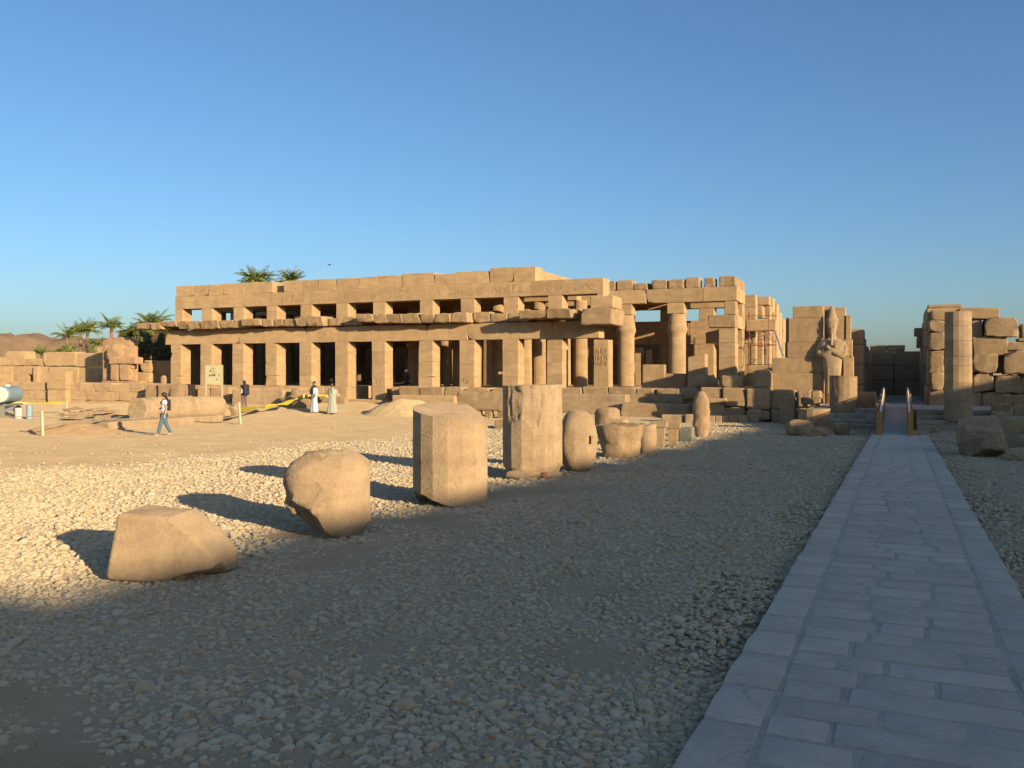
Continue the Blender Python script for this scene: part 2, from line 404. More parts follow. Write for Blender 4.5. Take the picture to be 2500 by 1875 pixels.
def ramp2(src, p0, c0, p1, c1):
    r = t.nodes.new('ShaderNodeValToRGB'); r.color_ramp.elements[0].position = p0; r.color_ramp.elements[1].position = p1
    r.color_ramp.elements[0].color = (*W(c0), 1); r.color_ramp.elements[1].color = (*W(c1), 1); L(src, r.inputs[0]); return r
def noi(s, d=6, ro=.6):
    q = t.nodes.new('ShaderNodeTexNoise'); q.inputs['Scale'].default_value = s; q.inputs['Detail'].default_value = d; q.inputs['Roughness'].default_value = ro
    L(g.outputs['Position'], q.inputs['Vector']); return q
sn = noi(1.1, 9, .68); sand = ramp2(sn.outputs[0], .3, (.33, .25, .158), .7, (.44, .34, .225))
vor = t.nodes.new('ShaderNodeTexVoronoi'); vor.inputs['Scale'].default_value = 26; L(g.outputs['Position'], vor.inputs['Vector'])
grv = ramp2(vor.outputs['Distance'], .1, (.52, .43, .32), .7, (.43, .35, .255))
mx = t.nodes.new('ShaderNodeMix'); mx.data_type = 'RGBA'; L(at.outputs['Fac'], mx.inputs[0]); L(sand.outputs[0], mx.inputs[6]); L(grv.outputs[0], mx.inputs[7])
L(mx.outputs[2], bs.inputs['Base Color'])
fn = noi(38, 5, .7)
hm = t.nodes.new('ShaderNodeMath'); hm.operation = 'MULTIPLY'; L(vor.outputs['Distance'], hm.inputs[0]); L(at.outputs['Fac'], hm.inputs[1])
h2 = t.nodes.new('ShaderNodeMath'); h2.operation = 'MULTIPLY_ADD'; h2.inputs[1].default_value = -1.2; L(hm.outputs[0], h2.inputs[0]); L(fn.outputs[0], h2.inputs[2])
bp = t.nodes.new('ShaderNodeBump'); bp.inputs['Strength'].default_value = .6; bp.inputs['Distance'].default_value = .018
L(h2.outputs[0], bp.inputs['Height']); L(bp.outputs[0], bs.inputs['Normal'])
ground = mobj('ground', V, Fc, m, smooth=180); ground['kind'] = 'structure'
ca = ground.data.attributes.new('gravel', 'FLOAT', 'POINT'); ca.data.foreach_set('value', np.array(gcol, dtype=np.float32))

# ------------------------------------------------------------------ gravel: real pebbles, one mass
m, t, bs = newmat('limestone_pebble'); L = t.links.new
bs.inputs['Roughness'].default_value = .85; bs.inputs['Diffuse Roughness'].default_value = .8; bs.inputs['Specular IOR Level'].default_value = .2
at = t.nodes.new('ShaderNodeAttribute'); at.attribute_name = 'tint'
g = t.nodes.new('ShaderNodeNewGeometry'); q = t.nodes.new('ShaderNodeTexNoise'); q.inputs['Scale'].default_value = 30; L(g.outputs['Position'], q.inputs['Vector'])
r = t.nodes.new('ShaderNodeValToRGB'); el = r.color_ramp.elements
el[0].position = 0; el[0].color = (.36, .245, .14, 1); el[1].position = 1; el[1].color = (.60, .49, .33, 1)
for p, c in ((.12, (.50, .37, .24, 1)), (.35, (.52, .44, .34, 1)), (.6, (.57, .50, .41, 1)), (.9, (.47, .43, .37, 1))):
    e = el.new(p); e.color = (c[0], c[1]*.90, c[2]*.70, 1)
L(at.outputs['Fac'], r.inputs[0])
hs = t.nodes.new('ShaderNodeHueSaturation'); ma = t.nodes.new('ShaderNodeMath'); ma.operation = 'MULTIPLY_ADD'; ma.inputs[1].default_value = .4; ma.inputs[2].default_value = .83
L(q.outputs[0], ma.inputs[0]); L(ma.outputs[0], hs.inputs['Value']); L(r.outputs[0], hs.inputs['Color']); L(hs.outputs[0], bs.inputs['Base Color'])
PEB = m
rng = np.random.default_rng(5)
def variants(sub, n):
    out = []
    for k in range(n):
        S = Vector((k*9.1, k*4.7, k*2.3)); vs = []
        for v in ICO[sub][0]:
            w_ = v.normalized(); ee = 2.5; w_ = w_*((abs(w_.x)**ee+abs(w_.y)**ee+abs(w_.z)**ee)**(-1/ee))
            vs.append(tuple(w_*(1+NZ.noise(w_*1.1+S)*.42)))
        out.append(vs)
    return np.array(out, dtype=np.float32)
def pebbles(name, pts, sub, lab):
    var = variants(sub, 14); tri = np.array(ICO[sub][1], dtype=np.int32); N_ = len(pts)
    pts = np.array(pts, dtype=np.float32); vi = rng.integers(0, 14, N_)
    a = rng.uniform(0, 6.283, N_); sz = pts[:, 3]
    s3 = np.stack([sz*rng.uniform(.8, 1.35, N_), sz*rng.uniform(.65, 1.0, N_), sz*rng.uniform(.36, .62, N_)], 1)*.5
    B = var[vi]*s3[:, None, :]
    tl = rng.normal(0, .22, (N_, 2))
    z_ = B[..., 2]+B[..., 0]*tl[:, 0:1]+B[..., 1]*tl[:, 1:2]
    c, s = np.cos(a)[:, None], np.sin(a)[:, None]
    P = np.stack([B[..., 0]*c-B[..., 1]*s+pts[:, 0:1], B[..., 0]*s+B[..., 1]*c+pts[:, 1:2], z_+pts[:, 2:3]+s3[:, 2:3]*.14], 2)
    nv = var.shape[1]; Fa = (tri[None]+(np.arange(N_)*nv)[:, None, None]).reshape(-1, 3)
    me = bpy.data.meshes.new(name); me.vertices.add(N_*nv); me.vertices.foreach_set('co', P.reshape(-1))
    nf = len(Fa); me.loops.add(nf*3); me.loops.foreach_set('vertex_index', Fa.reshape(-1).astype(np.int32))
    me.polygons.add(nf); me.polygons.foreach_set('loop_start', np.arange(0, nf*3, 3, dtype=np.int32))
    me.update(calc_edges=True); me.shade_smooth()
    t_ = np.repeat(rng.beta(2.2, 2.0, N_).astype(np.float32), nv)
    me.attributes.new('tint', 'FLOAT', 'POINT').data.foreach_set('value', t_)
    me.materials.append(PEB)
    o = link(name, me); tag(o, lab, 'gravel', None, 'stuff'); return o
DRUMS = []   # footprints kept free of pebbles: x, y, r
def inview(X, Y, mg):
    xc = X*CP+Y*SP; d = -X*SP+Y*CP
    return d > 1.5 and abs(xc) < d*.60+mg
near, mid = [], []
def scatter(d0, d1, per, s0, s1, out):
    import itertools
    A = []
    x0, x1, y0, y1 = -24, 8, 0, 40
    n_ = int((x1-x0)*(y1-y0)*per); xy = rng.uniform((x0, y0), (x1, y1), (n_, 2))
    dd = -xy[:, 0]*SP+xy[:, 1]*CP; xc = xy[:, 0]*CP+xy[:, 1]*SP
    ok = (dd > d0) & (dd <= d1) & (np.abs(xc) < dd*.60+1.6) & ~((np.abs(xy[:, 0]-.0) < .87) & (xy[:, 1] < 31.5)) & ~((np.abs(xy[:, 0]) < 2.6) & (xy[:, 1] > 35))
    for X, Y in xy[ok]:
        gg = gravel_at(X, Y)
        if rng.random() > gg*.97+.03: continue
        k = rng.random(); s = s0+(s1-s0)*k**2.2
        if rng.random() < .014: s *= 1.9
        if gg < .5: s *= .75
        out.append((X, Y, zt(X, Y)+nz(X, Y, .7, 5)*.035+nz(X, Y, 2.3, 9)*.012, s))
scatter(1.5, 4.8, 1250, .016, .066, near)
scatter(4.8, 8, 820, .018, .066, mid)
scatter(8, 12, 430, .025, .08, mid)
scatter(12, 18, 190, .032, .085, mid)
scatter(18, 27, 70, .042, .10, mid)
scatter(27, 42, 20, .05, .12, mid)
big = [q for q in near if q[3] > .036]; mid += [q for q in near if q[3] <= .036]; near = big
for k in range(700):                                        # odd stones lying about on the sandy track
    X, Y = rng.uniform(-38, -14), rng.uniform(9, 42); mid.append((X, Y, zt(X, Y), rng.uniform(.03, .075)))
pebbles('gravel', near, 2, 'pale rounded limestone pebbles lying loose beside the paved path')
pebbles('fine_gravel', mid, 1, 'pale gravel spread over the court around the row of column drums')


# ------------------------------------------------------------------ paved path
PW = .85
def pz(Y): return zt(0, Y)+.055
V = []; Fc = []
yy = [-4+.5*i for i in range(71)]+[31.2]
for Y in yy: V += [(-PW+.012, Y, pz(Y)-.14), (-PW+.012, Y, pz(Y)+.003), (PW-.012, Y, pz(Y)+.003), (PW-.012, Y, pz(Y)-.14)]
for i in range(len(yy)-1):
    a = 4*i; b = a+4; Fc += [(a, b, b+1, a+1), (a+1, b+1, b+2, a+2), (a+2, b+2, b+3, a+3)]
MORT = stone('pale_mortar', (.49, .43, .36), (.56, .495, .42), (.44, .385, .325), scale=4, strata=1, bump=.4)
path = mobj('path', V, Fc, MORT, smooth=20); path['kind'] = 'structure'
def paver(x0, x1, y0, y1, bev=.011):
    V, Fc = gridbox(x1-x0, y1-y0, .06, bev, .3)
    S = seed(); rc = random.uniform(.01, .04)
    for v in V:
        d = NZ.noise_vector(v*5+S); v.x += d.x*.016; v.y += d.y*.016; v.z += d.z*.004
        ex = abs(v.x)/((x1-x0)/2); ey = abs(v.y)/((y1-y0)/2)
        if ex > .8 and ey > .8: v.x *= 1-rc*1.4; v.y *= 1-rc*1.4
    return V, Fc
def lay(name, V, Fc, xc, yc):
    sl = math.atan((pz(yc+.5)-pz(yc-.5)))
    return mobj(name, V, Fc, PAVE, path, (xc, yc, pz(yc)-.052+random.uniform(-.003, .004)), smooth=30, rot=(sl, random.uniform(-.006, .006), random.uniform(-.012, .012)))
for sx in (-1, 1):
    Y = -1.5
    while Y < 30.9:
        l = random.uniform(.42, .62); V, Fc = paver(0, .272, 0, l-.012, .009)
        lay('kerb_stone', V, Fc, sx*(PW-.136), Y+l/2); Y += l
Y = -1.5; far = []
while Y < 30.9:
    rw = random.uniform(.25, .34); x = -PW+.285; k = random.choice((2, 3, 3))
    cuts = sorted(random.uniform(.18, .82) for _ in range(k-1)); cuts = [0]+cuts+[1]
    if min(b-a for a, b in zip(cuts[:-1], cuts[1:])) < .2: cuts = [0, random.uniform(.3, .4), random.uniform(.62, .72), 1]
    W_ = 2*PW-.57
    for a, b in zip(cuts[:-1], cuts[1:]):
        x0, x1 = x+a*W_+.007, x+b*W_-.007
        V, Fc = paver(x0, x1, 0, rw-.015)
        if Y < 17: lay('paving_stone', V, Fc, (x0+x1)/2, Y+rw/2)
        else:
            for v in V: v.x += (x0+x1)/2; v.y += Y+rw/2; v.z += pz(Y+rw/2)-.05
            far.append((V, Fc))
    Y += rw
V, Fc = join(*far); o = mobj('distant_paving', V, Fc, PAVE, path, smooth=30); o['kind'] = 'stuff'

# ------------------------------------------------------------------ ramp, steps, landing
ZL = gz(2300, 1001, 36.6)                              # level of the landing
st = thing('stone_steps', (0, 36, zt(0, 36)), 'worn grey stone steps on both sides of the ochre-sided ramp', 'steps')
ns = 4; rise = (ZL-zt(0, 36))/ns
for k in range(ns):
    z0 = zt(0, 36)+rise*k
    for a, b in ((-3.3, -.72), (.58, 4.3)):
        xm = (a+b)/2+random.uniform(-.3, .3)
        for c, d in ((a, xm-.008), (xm+.008, b)):
            blk('step_block', st, c, d, 35.6+.36*k, 37.3, z0-.25 if k == 0 else z0+.003, z0+rise, GREYST, rough=.012, bev=.03)
pf = blk('landing_floor', None, -3.4, 4.6, 37.2, 64, -.7, ZL-.004, GREYST, rough=.006, cell=1.5); pf['kind'] = 'structure'
X0, X1 = gx(2153, 30.7)+0, gx(2217, 30.7)
ra = thing('access_ramp', ((X0+X1)/2, 30.6, pz(30.6)), 'sloping walkway with ochre side boards and white handrails', 'ramp')
L0, L1, za, zb = 30.6, 37.5, pz(30.6)+.012, ZL+.035
def rp(Y): return za+(zb-za)*(Y-L0)/(L1-L0)
def strip(xa, xb, ya, yb, h0, h1):
    V = []
    for Y in (ya, yb):
        for x in (xa, xb):
            for h in (h0, h1): V.append(Vector((x-ra.location.x, Y-ra.location.y, rp(Y)+h-ra.location.z)))
    return V, [(0, 2, 3, 1), (4, 5, 7, 6), (0, 1, 5, 4), (2, 6, 7, 3), (0, 4, 6, 2), (1, 3, 7, 5)]
for k in range(23):
    V, Fc = strip(X0, X1, L0+.3*k, L0+.3*k+.293, -.03, .004 if k % 2 else .0)
    mobj('deck_board', V, Fc, DECK, ra, smooth=None)
for s, x in ((-1, X0), (1, X1)):
    xa, xb = (x-.075, x) if s < 0 else (x, x+.075)
    for k in range(4):
        V, Fc = strip(xa, xb, L0+(L1-L0)*k/4+.004, L0+(L1-L0)*(k+1)/4-.004, -.02, .70)
        mobj('side_board', V, Fc, WOODY, ra, smooth=None)
    for k in range(5):
        Y = L0+.05+(L1-L0-.1)*k/4; xo = x+s*.115
        V, Fc = strip(xo-.035, xo+.035, Y-.035, Y+.035, -.05, .74); mobj('post', V, Fc, WOODY, ra, smooth=None)
    V, Fc = tube([Vector((x+s*.04-ra.location.x, Y-ra.location.y, rp(Y)+.76-ra.location.z)) for Y in (L0+.1, (L0+L1)/2, L1)], .028); mobj('handrail', V, Fc, WHITE, ra)

# ------------------------------------------------------------------ long wall behind the camera's right shoulder: it shades the court
wl = thing('enclosure_wall', (24, 0, 0), 'tall sandstone enclosure wall along the court whose shadow lies over the paved path', 'wall')
Y = -48
while Y < 40:
    l = random.uniform(3.2, 5.0)
    for k in range(5):
        z0 = -.6-.027*(Y+12)+k*1.608; blk('wall_block', wl, 24+.05*k, 26.5, Y+.01, Y+l-.01, z0, z0+1.6+(random.uniform(-.06, .05) if k == 4 else 0), SAND, rough=.03, cell=1.4)
    Y += l

# ------------------------------------------------------------------ mud-brick mounds far left
prof = [(-900, 800), (-600, 822), (-380, 806), (-200, 826), (-90, 812), (0, 813), (20, 811), (36, 817), (55, 813), (85, 814), (104, 821), (128, 826), (150, 823), (172, 820), (200, 828), (240, 829), (300, 832), (420, 840)]
V = []; Fc = []; cols = []
x = -900
while x <= 420:
    for (a, ya), (b, yb) in zip(prof[:-1], prof[1:]):
        if a <= x <= b: yt = ya+(yb-ya)*(x-a)/(b-a)
    u = (x-1250)/F; d0 = 150+12*math.sin(x*.013)
    rows = []
    for k in range(12):
        q = k/11; d = d0-22+26*q; u2 = u
        X, Yw = d*(u2*CP-SP), d*(u2*SP+CP)
        zt_ = CZ+(HZ-yt)/F*d0; h = -2+(zt_+2)*(1-(1-q)**2.4)
        nn = NZ.noise(Vector((X*.12, Yw*.12, h*.25)))
        X += nn*3.0*(1-q); h += NZ.noise(Vector((X*.3, Yw*.3, 4)))*.9*min(q*3, 1)*(1 if k < 11 else .3)
        rows.append(Vector((X, Yw, h)))
    d = d0+22; rows.append(Vector((d*(u*CP-SP), d*(u*SP+CP), -2)))
    cols.append(rows); x += 12
k = len(cols[0])
for c in cols: V += c
for i in range(len(cols)-1):
    for j in range(k-1): Fc.append((i*k+j, (i+1)*k+j, (i+1)*k+j+1, i*k+j+1))
hl = mobj('hills', V, Fc, MUD, smooth=40); hl['kind'] = 'structure'
# ------------------------------------------------------------------ festival hall
YF = 45.0; FL = .66                                     # plane of the long front, level of the floor
hall = thing('temple_hall', (-30, YF, -.5), 'long ruined sandstone temple hall with square pillars, clerestory windows and broken roof slabs', 'temple')
rh = random.Random(3)
OPEN = [(-44.6, -42.86), (-41.88, -40.13), (-39.2, -37.4), (-36.5, -34.71), (-33.78, -32.0), (-31.06, -29.3), (-28.38, -26.04), (-25.1, -23.32), (-22.37, -20.58), (-19.61, -17.87), (-16.96, -14.95)]
PIL = [(-45.5, OPEN[0][0])]+[(OPEN[i][1], OPEN[i+1][0]) for i in range(10)]
def hb(name, x0, x1, y0, y1, z0, z1, m=None, **kw): return blk(name, hall, x0, x1, y0, y1, z0, z1, m, **kw)
def courses(name, x0, x1, y0, y1, z0, z1, n, m=None, j=.003, **kw):
    """a pier of n dressed stones with fine joints"""
    cut = [z0+(z1-z0)*(i+(rh.uniform(-.16, .16) if 0 < i < n else 0))/n for i in range(n+1)]
    for a, b in zip(cut[:-1], cut[1:]):
        e = rh.uniform(-.008, .008); hb(name, x0+rh.uniform(0, .012), x1-rh.uniform(0, .012), y0+e, y1+e, a+j, b, m, **kw)
def run(name, x0, x1, wid, y0, y1, z0, z1, m=None, g=.008, dz=0, dy=0, **kw):
    x = x0
    while x < x1-.05:
        w_ = rh.uniform(*wid)
        if x+w_ > x1-wid[0]*.6: w_ = x1-x
        hb(name, x+g/2, x+w_-g/2, y0-rh.uniform(0, dy), y1, z0, z1+rh.uniform(-dz, dz), m, **kw); x += w_
# base course under the pillars, with the doorway left open
for a, b in ((-45.9, -31.1), (-27.9, -9.0)):
    run('base_block', a, b, (1.1, 2.2), YF-.1, YF+1.0, -.9, -.14, rough=.025, bev=.04, dy=.06)
    run('base_block', a, b, (1.0, 2.0), YF-.05, YF+1.0, -.135, FL-.006, rough=.02, bev=.035, dy=.05)
hb('floor_slab', -46, -31.1, YF+1.0, 62, -.9, FL-.008, cell=3); hb('floor_slab', -27.9, -8.2, YF+1.0, 66, -.9, FL-.008, cell=3)
hb('floor_slab', -31.08, -27.92, YF-.3, 62, -.9, -.17, cell=3)
hb('threshold_block', -31.0, -28.0, YF-.32, YF+.75, -.5, -.14, rough=.02)
# front pillars
for i, (a, b) in enumerate(PIL):
    z0 = -.14 if i in (5, 6) else FL
    courses('pillar_block', a, b, YF, YF+.92, z0, 3.4, 5 if z0 < 0 else 4, rough=.006, bev=.007, cell=.45, chips=1 if rh.random() < .25 else 0)
# architrave over the pillars
cx = [-46.0]+[(a+b)/2+rh.uniform(-.1, .1) for a, b in PIL[1:]]+[-14.85]
for k, (a, b) in enumerate(zip(cx[:-1], cx[1:])):
    hb('architrave_block', a+.002, b-.002, YF-.008*rh.random(), YF+.95, 3.403, 4.35, rough=.01, bev=.008, cell=.4, chips=1)
# broken slabs of the lost aisle roof, jutting from the front
SL = [(-47.7, -46.3, .95, 4.42, 5.0), (-46.25, -45.3, 1.05, 4.35, 5.0), (-45.25, -44.0, 1.15, 4.55, 5.06), (-43.95, -43.1, 1.0, 4.36, 5.05), (-43.05, -41.9, 1.02, 4.34, 5.03), (-41.85, -40.4, 1.1, 4.33, 5.04),
      (-40.35, -39.3, .95, 4.36, 5.0), (-39.25, -38.5, .9, 4.36, 5.02), (-38.45, -37.0, 1.15, 4.45, 5.05), (-36.95, -36.2, .85, 4.4, 5.02), (-36.15, -35.5, .75, 4.4, 5.02), (-35.45, -34.5, .7, 4.38, 5.0), (-34.45, -33.6, .8, 4.38, 5.05),
      (-33.55, -32.4, .85, 4.36, 5.1), (-32.35, -31.3, .3, 4.36, 5.0), (-31.25, -30.6, .22, 4.38, 5.05), (-30.55, -29.9, .25, 4.36, 5.0),
      (-29.6, -28.5, 1.3, 4.5, 5.12), (-28.46, -27.6, 1.15, 4.42, 5.1), (-27.56, -26.6, 1.1, 4.4, 5.08), (-26.56, -25.5, 1.05, 4.38, 5.08), (-25.45, -24.5, 1.0, 4.38, 5.08), (-24.45, -23.5, .95, 4.36, 5.05), (-23.46, -22.4, .8, 4.35, 5.08),
      (-22.35, -21.3, .22, 4.36, 5.12), (-21.25, -20.2, .2, 4.36, 5.0), (-20.15, -18.9, .18, 4.36, 5.0),
      (-18.85, -17.3, 1.7, 4.42, 5.02), (-17.26, -15.9, 1.75, 4.4, 5.04), (-15.85, -15.0, .3, 4.4, 4.95)]
for a, b, p, z0, z1 in SL:
    q = rh.uniform(.05, .28)
    def wp(u, v, w_, x, y, z, q=q, p=p):                 # front edge broken back unevenly towards the foot
        if v < 0: y += q*max(0, 1-w_)**1.5*min(1, p)
        return x, y, z
    hb('roof_slab', a, b, YF-p, YF+1.4, max(z0+.03, 4.356), z1-.14, ROUGHST, rough=.065, bev=.04, cell=.18, warp=wp, chips=3, f=2.8)
tip = pblk('roof_slab', hall, 1418, 752, 1492, 792, 43.4, 2.4, ROUGHST, rough=.05, bev=.06, cell=.25, chips=3, f=2.2)
pblk('roof_slab', hall, 1440, 722, 1497, 752, 44.0, 1.6, SAND, rough=.03, bev=.05, cell=.3, chips=1)
# clerestory piers, frieze with carved signs, parapet
for a, b in [(-45.15, -44.5)]+[(OPEN[i][1]+.04, OPEN[i+1][0]-.02) for i in range(10)]+[(-14.98, -14.62)]:
    courses('clerestory_pier', a, b, YF+.06, YF+.95, 4.85, 5.8, 1, rough=.01, bev=.01, cell=.35)
xq = [-45.12, -43.4, -41.1, -38.5, -36.2, -33.9, -31.4, -28.8, -26.3, -24.1, -21.4, -18.9, -16.9, -14.62]
fz = []
for a, b in zip(xq[:-1], xq[1:]):
    fz.append(hb('frieze_block', a+.002, b-.002, YF+.03+rh.uniform(0, .008), YF+1.15, 5.803, 6.645, rough=.009, bev=.008, cell=.45))
PT = [(-45.05, -43.5, 7.38), (-43.5, -42.2, 7.36), (-42.2, -41.0, 7.36), (-41.0, -39.2, 7.38), (-39.2, -37.9, 7.37), (-37.9, -36.9, 7.36), (-36.9, -36.05, 7.12), (-36.0, -34.6, 7.36), (-34.6, -33.3, 7.34), (-33.3, -31.9, 7.34), (-31.9, -30.3, 7.33), (-30.3, -29.0, 7.34),
      (-29.0, -27.2, 7.36), (-27.2, -25.0, 7.42), (-25.0, -23.6, 7.28), (-23.6, -21.45, 7.36), (-21.4, -19.9, 7.48), (-19.9, -18.6, 7.46)]
for a, b, z in PT:
    rec = .5 if (a, b) == (-36.9, -36.05) else rh.uniform(0, .03)
    hb('parapet_block', a+.002, b-.002, YF+.05+rec, YF+1.2, 6.649, z, rough=.014, bev=.012, cell=.5, chips=1)
# roof over the nave, only the middle still stands
x = -41.5
while x < -19:
    w_ = rh.uniform(1.1, 1.5); w_ = min(w_, -18.6-x); hb('ceiling_slab', x+.005, x+w_-.005, YF+1.22, 58.6, 6.66, 7.25+rh.uniform(-.05, .12), rough=.03, cell=1.2); x += w_
# rows inside: columns of the nave and the far pillars with their own clerestory
for Yr, r_, nn in ((49.3, .43, 16), (53.6, .46, 24)):
    for i, (a, b) in enumerate(PIL):
        if Yr > 50 and i > 9: continue
        c = (a+b)/2; V, Fc = loft(lambda t, th: (poly_r(16, r_)(th) if nn == 16 else r_)*(1-.1*t), lambda x, y: 0, lambda x, y: 5.14, 32, 5, 0)
        mobj('nave_column', V, Fc, SAND, hall, Vector((c, Yr, FL-.004))-hall.location, smooth=18)
    hb('nave_beam', -46, -17.5 if Yr < 50 else -17.0, Yr-.45, Yr+.45, 5.81, 6.64, cell=1.2)
for i, (a, b) in enumerate([(o_[1], p_[0]) for o_, p_ in zip([(-47, -45.6)]+OPEN, OPEN+[(-14.05, -12)])]+[(-12.3, -11.3), (-9.5, -8.6)]):
    courses('far_pillar', a, b, 58.6, 59.5, FL, 3.4, 2, rough=.012)
    hb('far_pier', a, b, 58.6, 59.5, 5.0, 5.8)
run('far_beam', -46, -8.6, (2.2, 3.2), 58.55, 59.5, 3.41, 4.99, rough=.02); run('far_beam', -46, -8.6, (2.2, 3.2), 58.55, 59.5, 5.81, 6.6, rough=.02)
# walls that close the hall behind and at its left end
run('rear_wall_block', -47, -19.5, (2, 3), 62, 63, FL, 3.3, rough=.02, cell=1); run('rear_wall_block', -47, -19.5, (2, 3), 62, 63, 3.306, 6.4, rough=.02, cell=1)
run('rear_wall_block', -19.4, -8.2, (2, 3), 62, 63, FL, 4.6, rough=.02, cell=1)
x = -18.5  # ceiling slabs added over the right bay to darken the space beneath
while x < -12.5:
    w_ = rh.uniform(1.1, 1.5); hb('ceiling_slab', x+.005, x+w_-.005, 54.1, 59.4, 6.67, 7.15, rough=.03, cell=1.2); x += w_
for z0, z1 in ((FL, 2.4), (2.406, 4.34)): hb('end_wall_block', -46.4, -45.6, 46.2, 62, z0, z1, cell=2)
hb('end_wall_block', -46.4, -45.6, 51.8, 62, 4.346, 6.6, cell=2)
# carved signs on the frieze: raised strokes of many small shapes
def strokes(kind, s):
    if kind == 0: return [[(0, 0), (.12*s, .2*s), (.24*s, 0), (.36*s, .2*s), (.48*s, 0)]]
    if kind == 1: return [[(.05*s, 0), (.05*s, .5*s)], [(.05*s, .5*s), (.16*s, .38*s), (.05*s, .2*s)]]
    if kind == 2: return [[(.2*s+.17*s*math.cos(a), .25*s+.17*s*math.sin(a)) for a in [q*.7 for q in range(10)]]]
    if kind == 3: return [[(0, .1*s), (.16*s, .3*s), (.3*s, .42*s), (.38*s, .36*s), (.28*s, .22*s), (.32*s, 0)], [(0, .1*s), (.28*s, .12*s)], [(.16*s, .1*s), (.16*s, 0)]]
    if kind == 4: return [[(0, 0), (.3*s, 0), (.3*s, .22*s), (0, .22*s), (0, 0)]]
    if kind == 5: return [[(0, 0), (.18*s, .5*s), (.34*s, 0)], [(.09*s, .24*s), (.26*s, .24*s)]]
    if kind == 6: return [[(.04*s, 0), (.04*s, .48*s)], [(.14*s, 0), (.14*s, .48*s)], [(.24*s, 0), (.24*s, .48*s)]]
    return [[(0, .25*s), (.15*s, .34*s), (.3*s, .25*s), (.15*s, .16*s), (0, .25*s)]]
def relief(lines, w_, dep):
    V, Fc = [], []
    for ln in lines:
        for (x0, z0), (x1, z1) in zip(ln[:-1], ln[1:]):
            d = math.hypot(x1-x0, z1-z0) or 1; ux, uz = (x1-x0)/d, (z1-z0)/d; px, pz_ = -uz*w_/2, ux*w_/2; o = len(V)
            for x, z in ((x0+px-ux*w_*.3, z0+pz_-uz*w_*.3), (x1+px+ux*w_*.3, z1+pz_+uz*w_*.3), (x1-px+ux*w_*.3, z1-pz_+uz*w_*.3), (x0-px-ux*w_*.3, z0-pz_-uz*w_*.3)):
                V.append(Vector((x, .015, z))); V.append(Vector((x*1, -dep, z)))
            Fc += [(o+1, o+3, o+5, o+7), (o, o+2, o+3, o+1), (o+2, o+4, o+5, o+3), (o+4, o+6, o+7, o+5), (o+6, o, o+1, o+7)]
    return V, Fc
for o in fz[4:]:
    xs_ = [v.co.x for v in o.data.vertices]; a, b = min(xs_)+.12, max(xs_)-.12; x = a; acc = []
    while x < b-.3:
        s = rh.uniform(.85, 1.1); k = rh.randrange(8); two = k in (0, 4, 7) and rh.random() < .7
        for zz in ((.14, .44) if two else (.16,)):
            acc += [[(px+x, pz_+zz) for px, pz_ in ln] for ln in strokes(k if zz < .4 else rh.choice((0, 4, 7)), s*(.62 if two else 1.05))]
        x += (.34 if k not in (0,) else .42)*s+rh.uniform(.05, .14)
    V, Fc = relief(acc, .03, .024)
    c = mobj('carved_sign_band', V, Fc, SAND, o, (0, -.548, 0), smooth=None); c['kind'] = 'stuff'
# right wing: two bud columns with architrave and loose blocks on it
YC = 53.5
for xl, xr in ((1506, 1551), (1631, 1676)):
    c = (gx(xl, YC)+gx(xr, YC))/2
    def cr(t, th):
        z = FL+t*(5.14-FL)
        if z < 4.2: r = .525-.02*max(0, (1.6-z))*.3+(.11*sstep(3.85, 4.17, z))
        else: r = .635-.06*sstep(4.2, 4.45, z)-.07*sstep(4.4, 5.14, z)
        return r-(.02 if 4.18 < z < 4.24 else 0)
    V, Fc = loft(cr, lambda x, y: 0, lambda x, y: 5.12-FL, 40, 30, 1, rough=.008, f=2)
    mobj('bud_column', V, Fc, SAND, hall, Vector((c, YC, FL))-hall.location, smooth=30)
    hb('abacus', c-.52, c+.52, YC-.5, YC+.5, 5.385-.6+.0+.35, 5.80, rough=.012)
for a, b in ((-17.0, -14.4), (-14.38, -10.9), (-10.88, -8.85)):
    hb('architrave_block', a, b, YC-.55, YC+.5, 5.806, 6.66, rough=.015, cell=.5, chips=1)
for x0, x1, y in ((1484, 1507, 687), (1509, 1549, 685), (1551, 1584, 692), (1595, 1632, 685), (1634, 1674, 683), (1676, 1712, 678), (1722, 1748, 680), (1758, 1800, 675)):
    blk('loose_block', hall, gx(x0, YC), gx(x1, YC), YC-.4, YC+.45, 6.664, gz((x0+x1)/2, y, YC), ROUGHST, rough=.05, bev=.09, cell=.22, chips=3, f=2.4)
# corner pier of the right wing, open on its short side
xa, xb = gx(1758, YC), gx(1799, YC)
courses('corner_pier', xa, xb, YC-.5, YC+.4, FL, 4.2, 4, rough=.015, bev=.03); hb('corner_slab', gx(1733, YC), xb+.02, YC-.62, YC+.42, 4.206, 4.98, ROUGHST, rough=.03, bev=.05, chips=2)
courses('corner_pier', gx(1772, YC), xb, YC-.5, YC+.35, 4.985, 5.80, 1, rough=.02, bev=.03)
for y0, y1 in ((YC+2.1, YC+2.9),):
    courses('corner_pier', xb-.85, xb, y0, y1, FL, 4.2, 3); courses('corner_pier', xb-.85, xb, y0, y1, 4.985, 5.8, 1)
hb('corner_slab', xb-.9, xb+.01, YC+.43, YC+3.0, 4.206, 4.98, rough=.02); hb('corner_slab', xb-.9, xb+.01, YC+.51, YC+3.0, 5.806, 6.66, rough=.02); hb('corner_slab', xb-.9, xb-.02, YC+.5, YC+3.0, 6.665, 7.25, ROUGHST, rough=.04)
hb('screen_wall', xb-.75, xb-.25, YC+.44, YC+2.08, FL, 3.3, rough=.02); hb('screen_wall', xb-.75, xb-.25, YC+.44, YC+2.08, 4.985, 5.5, rough=.02)
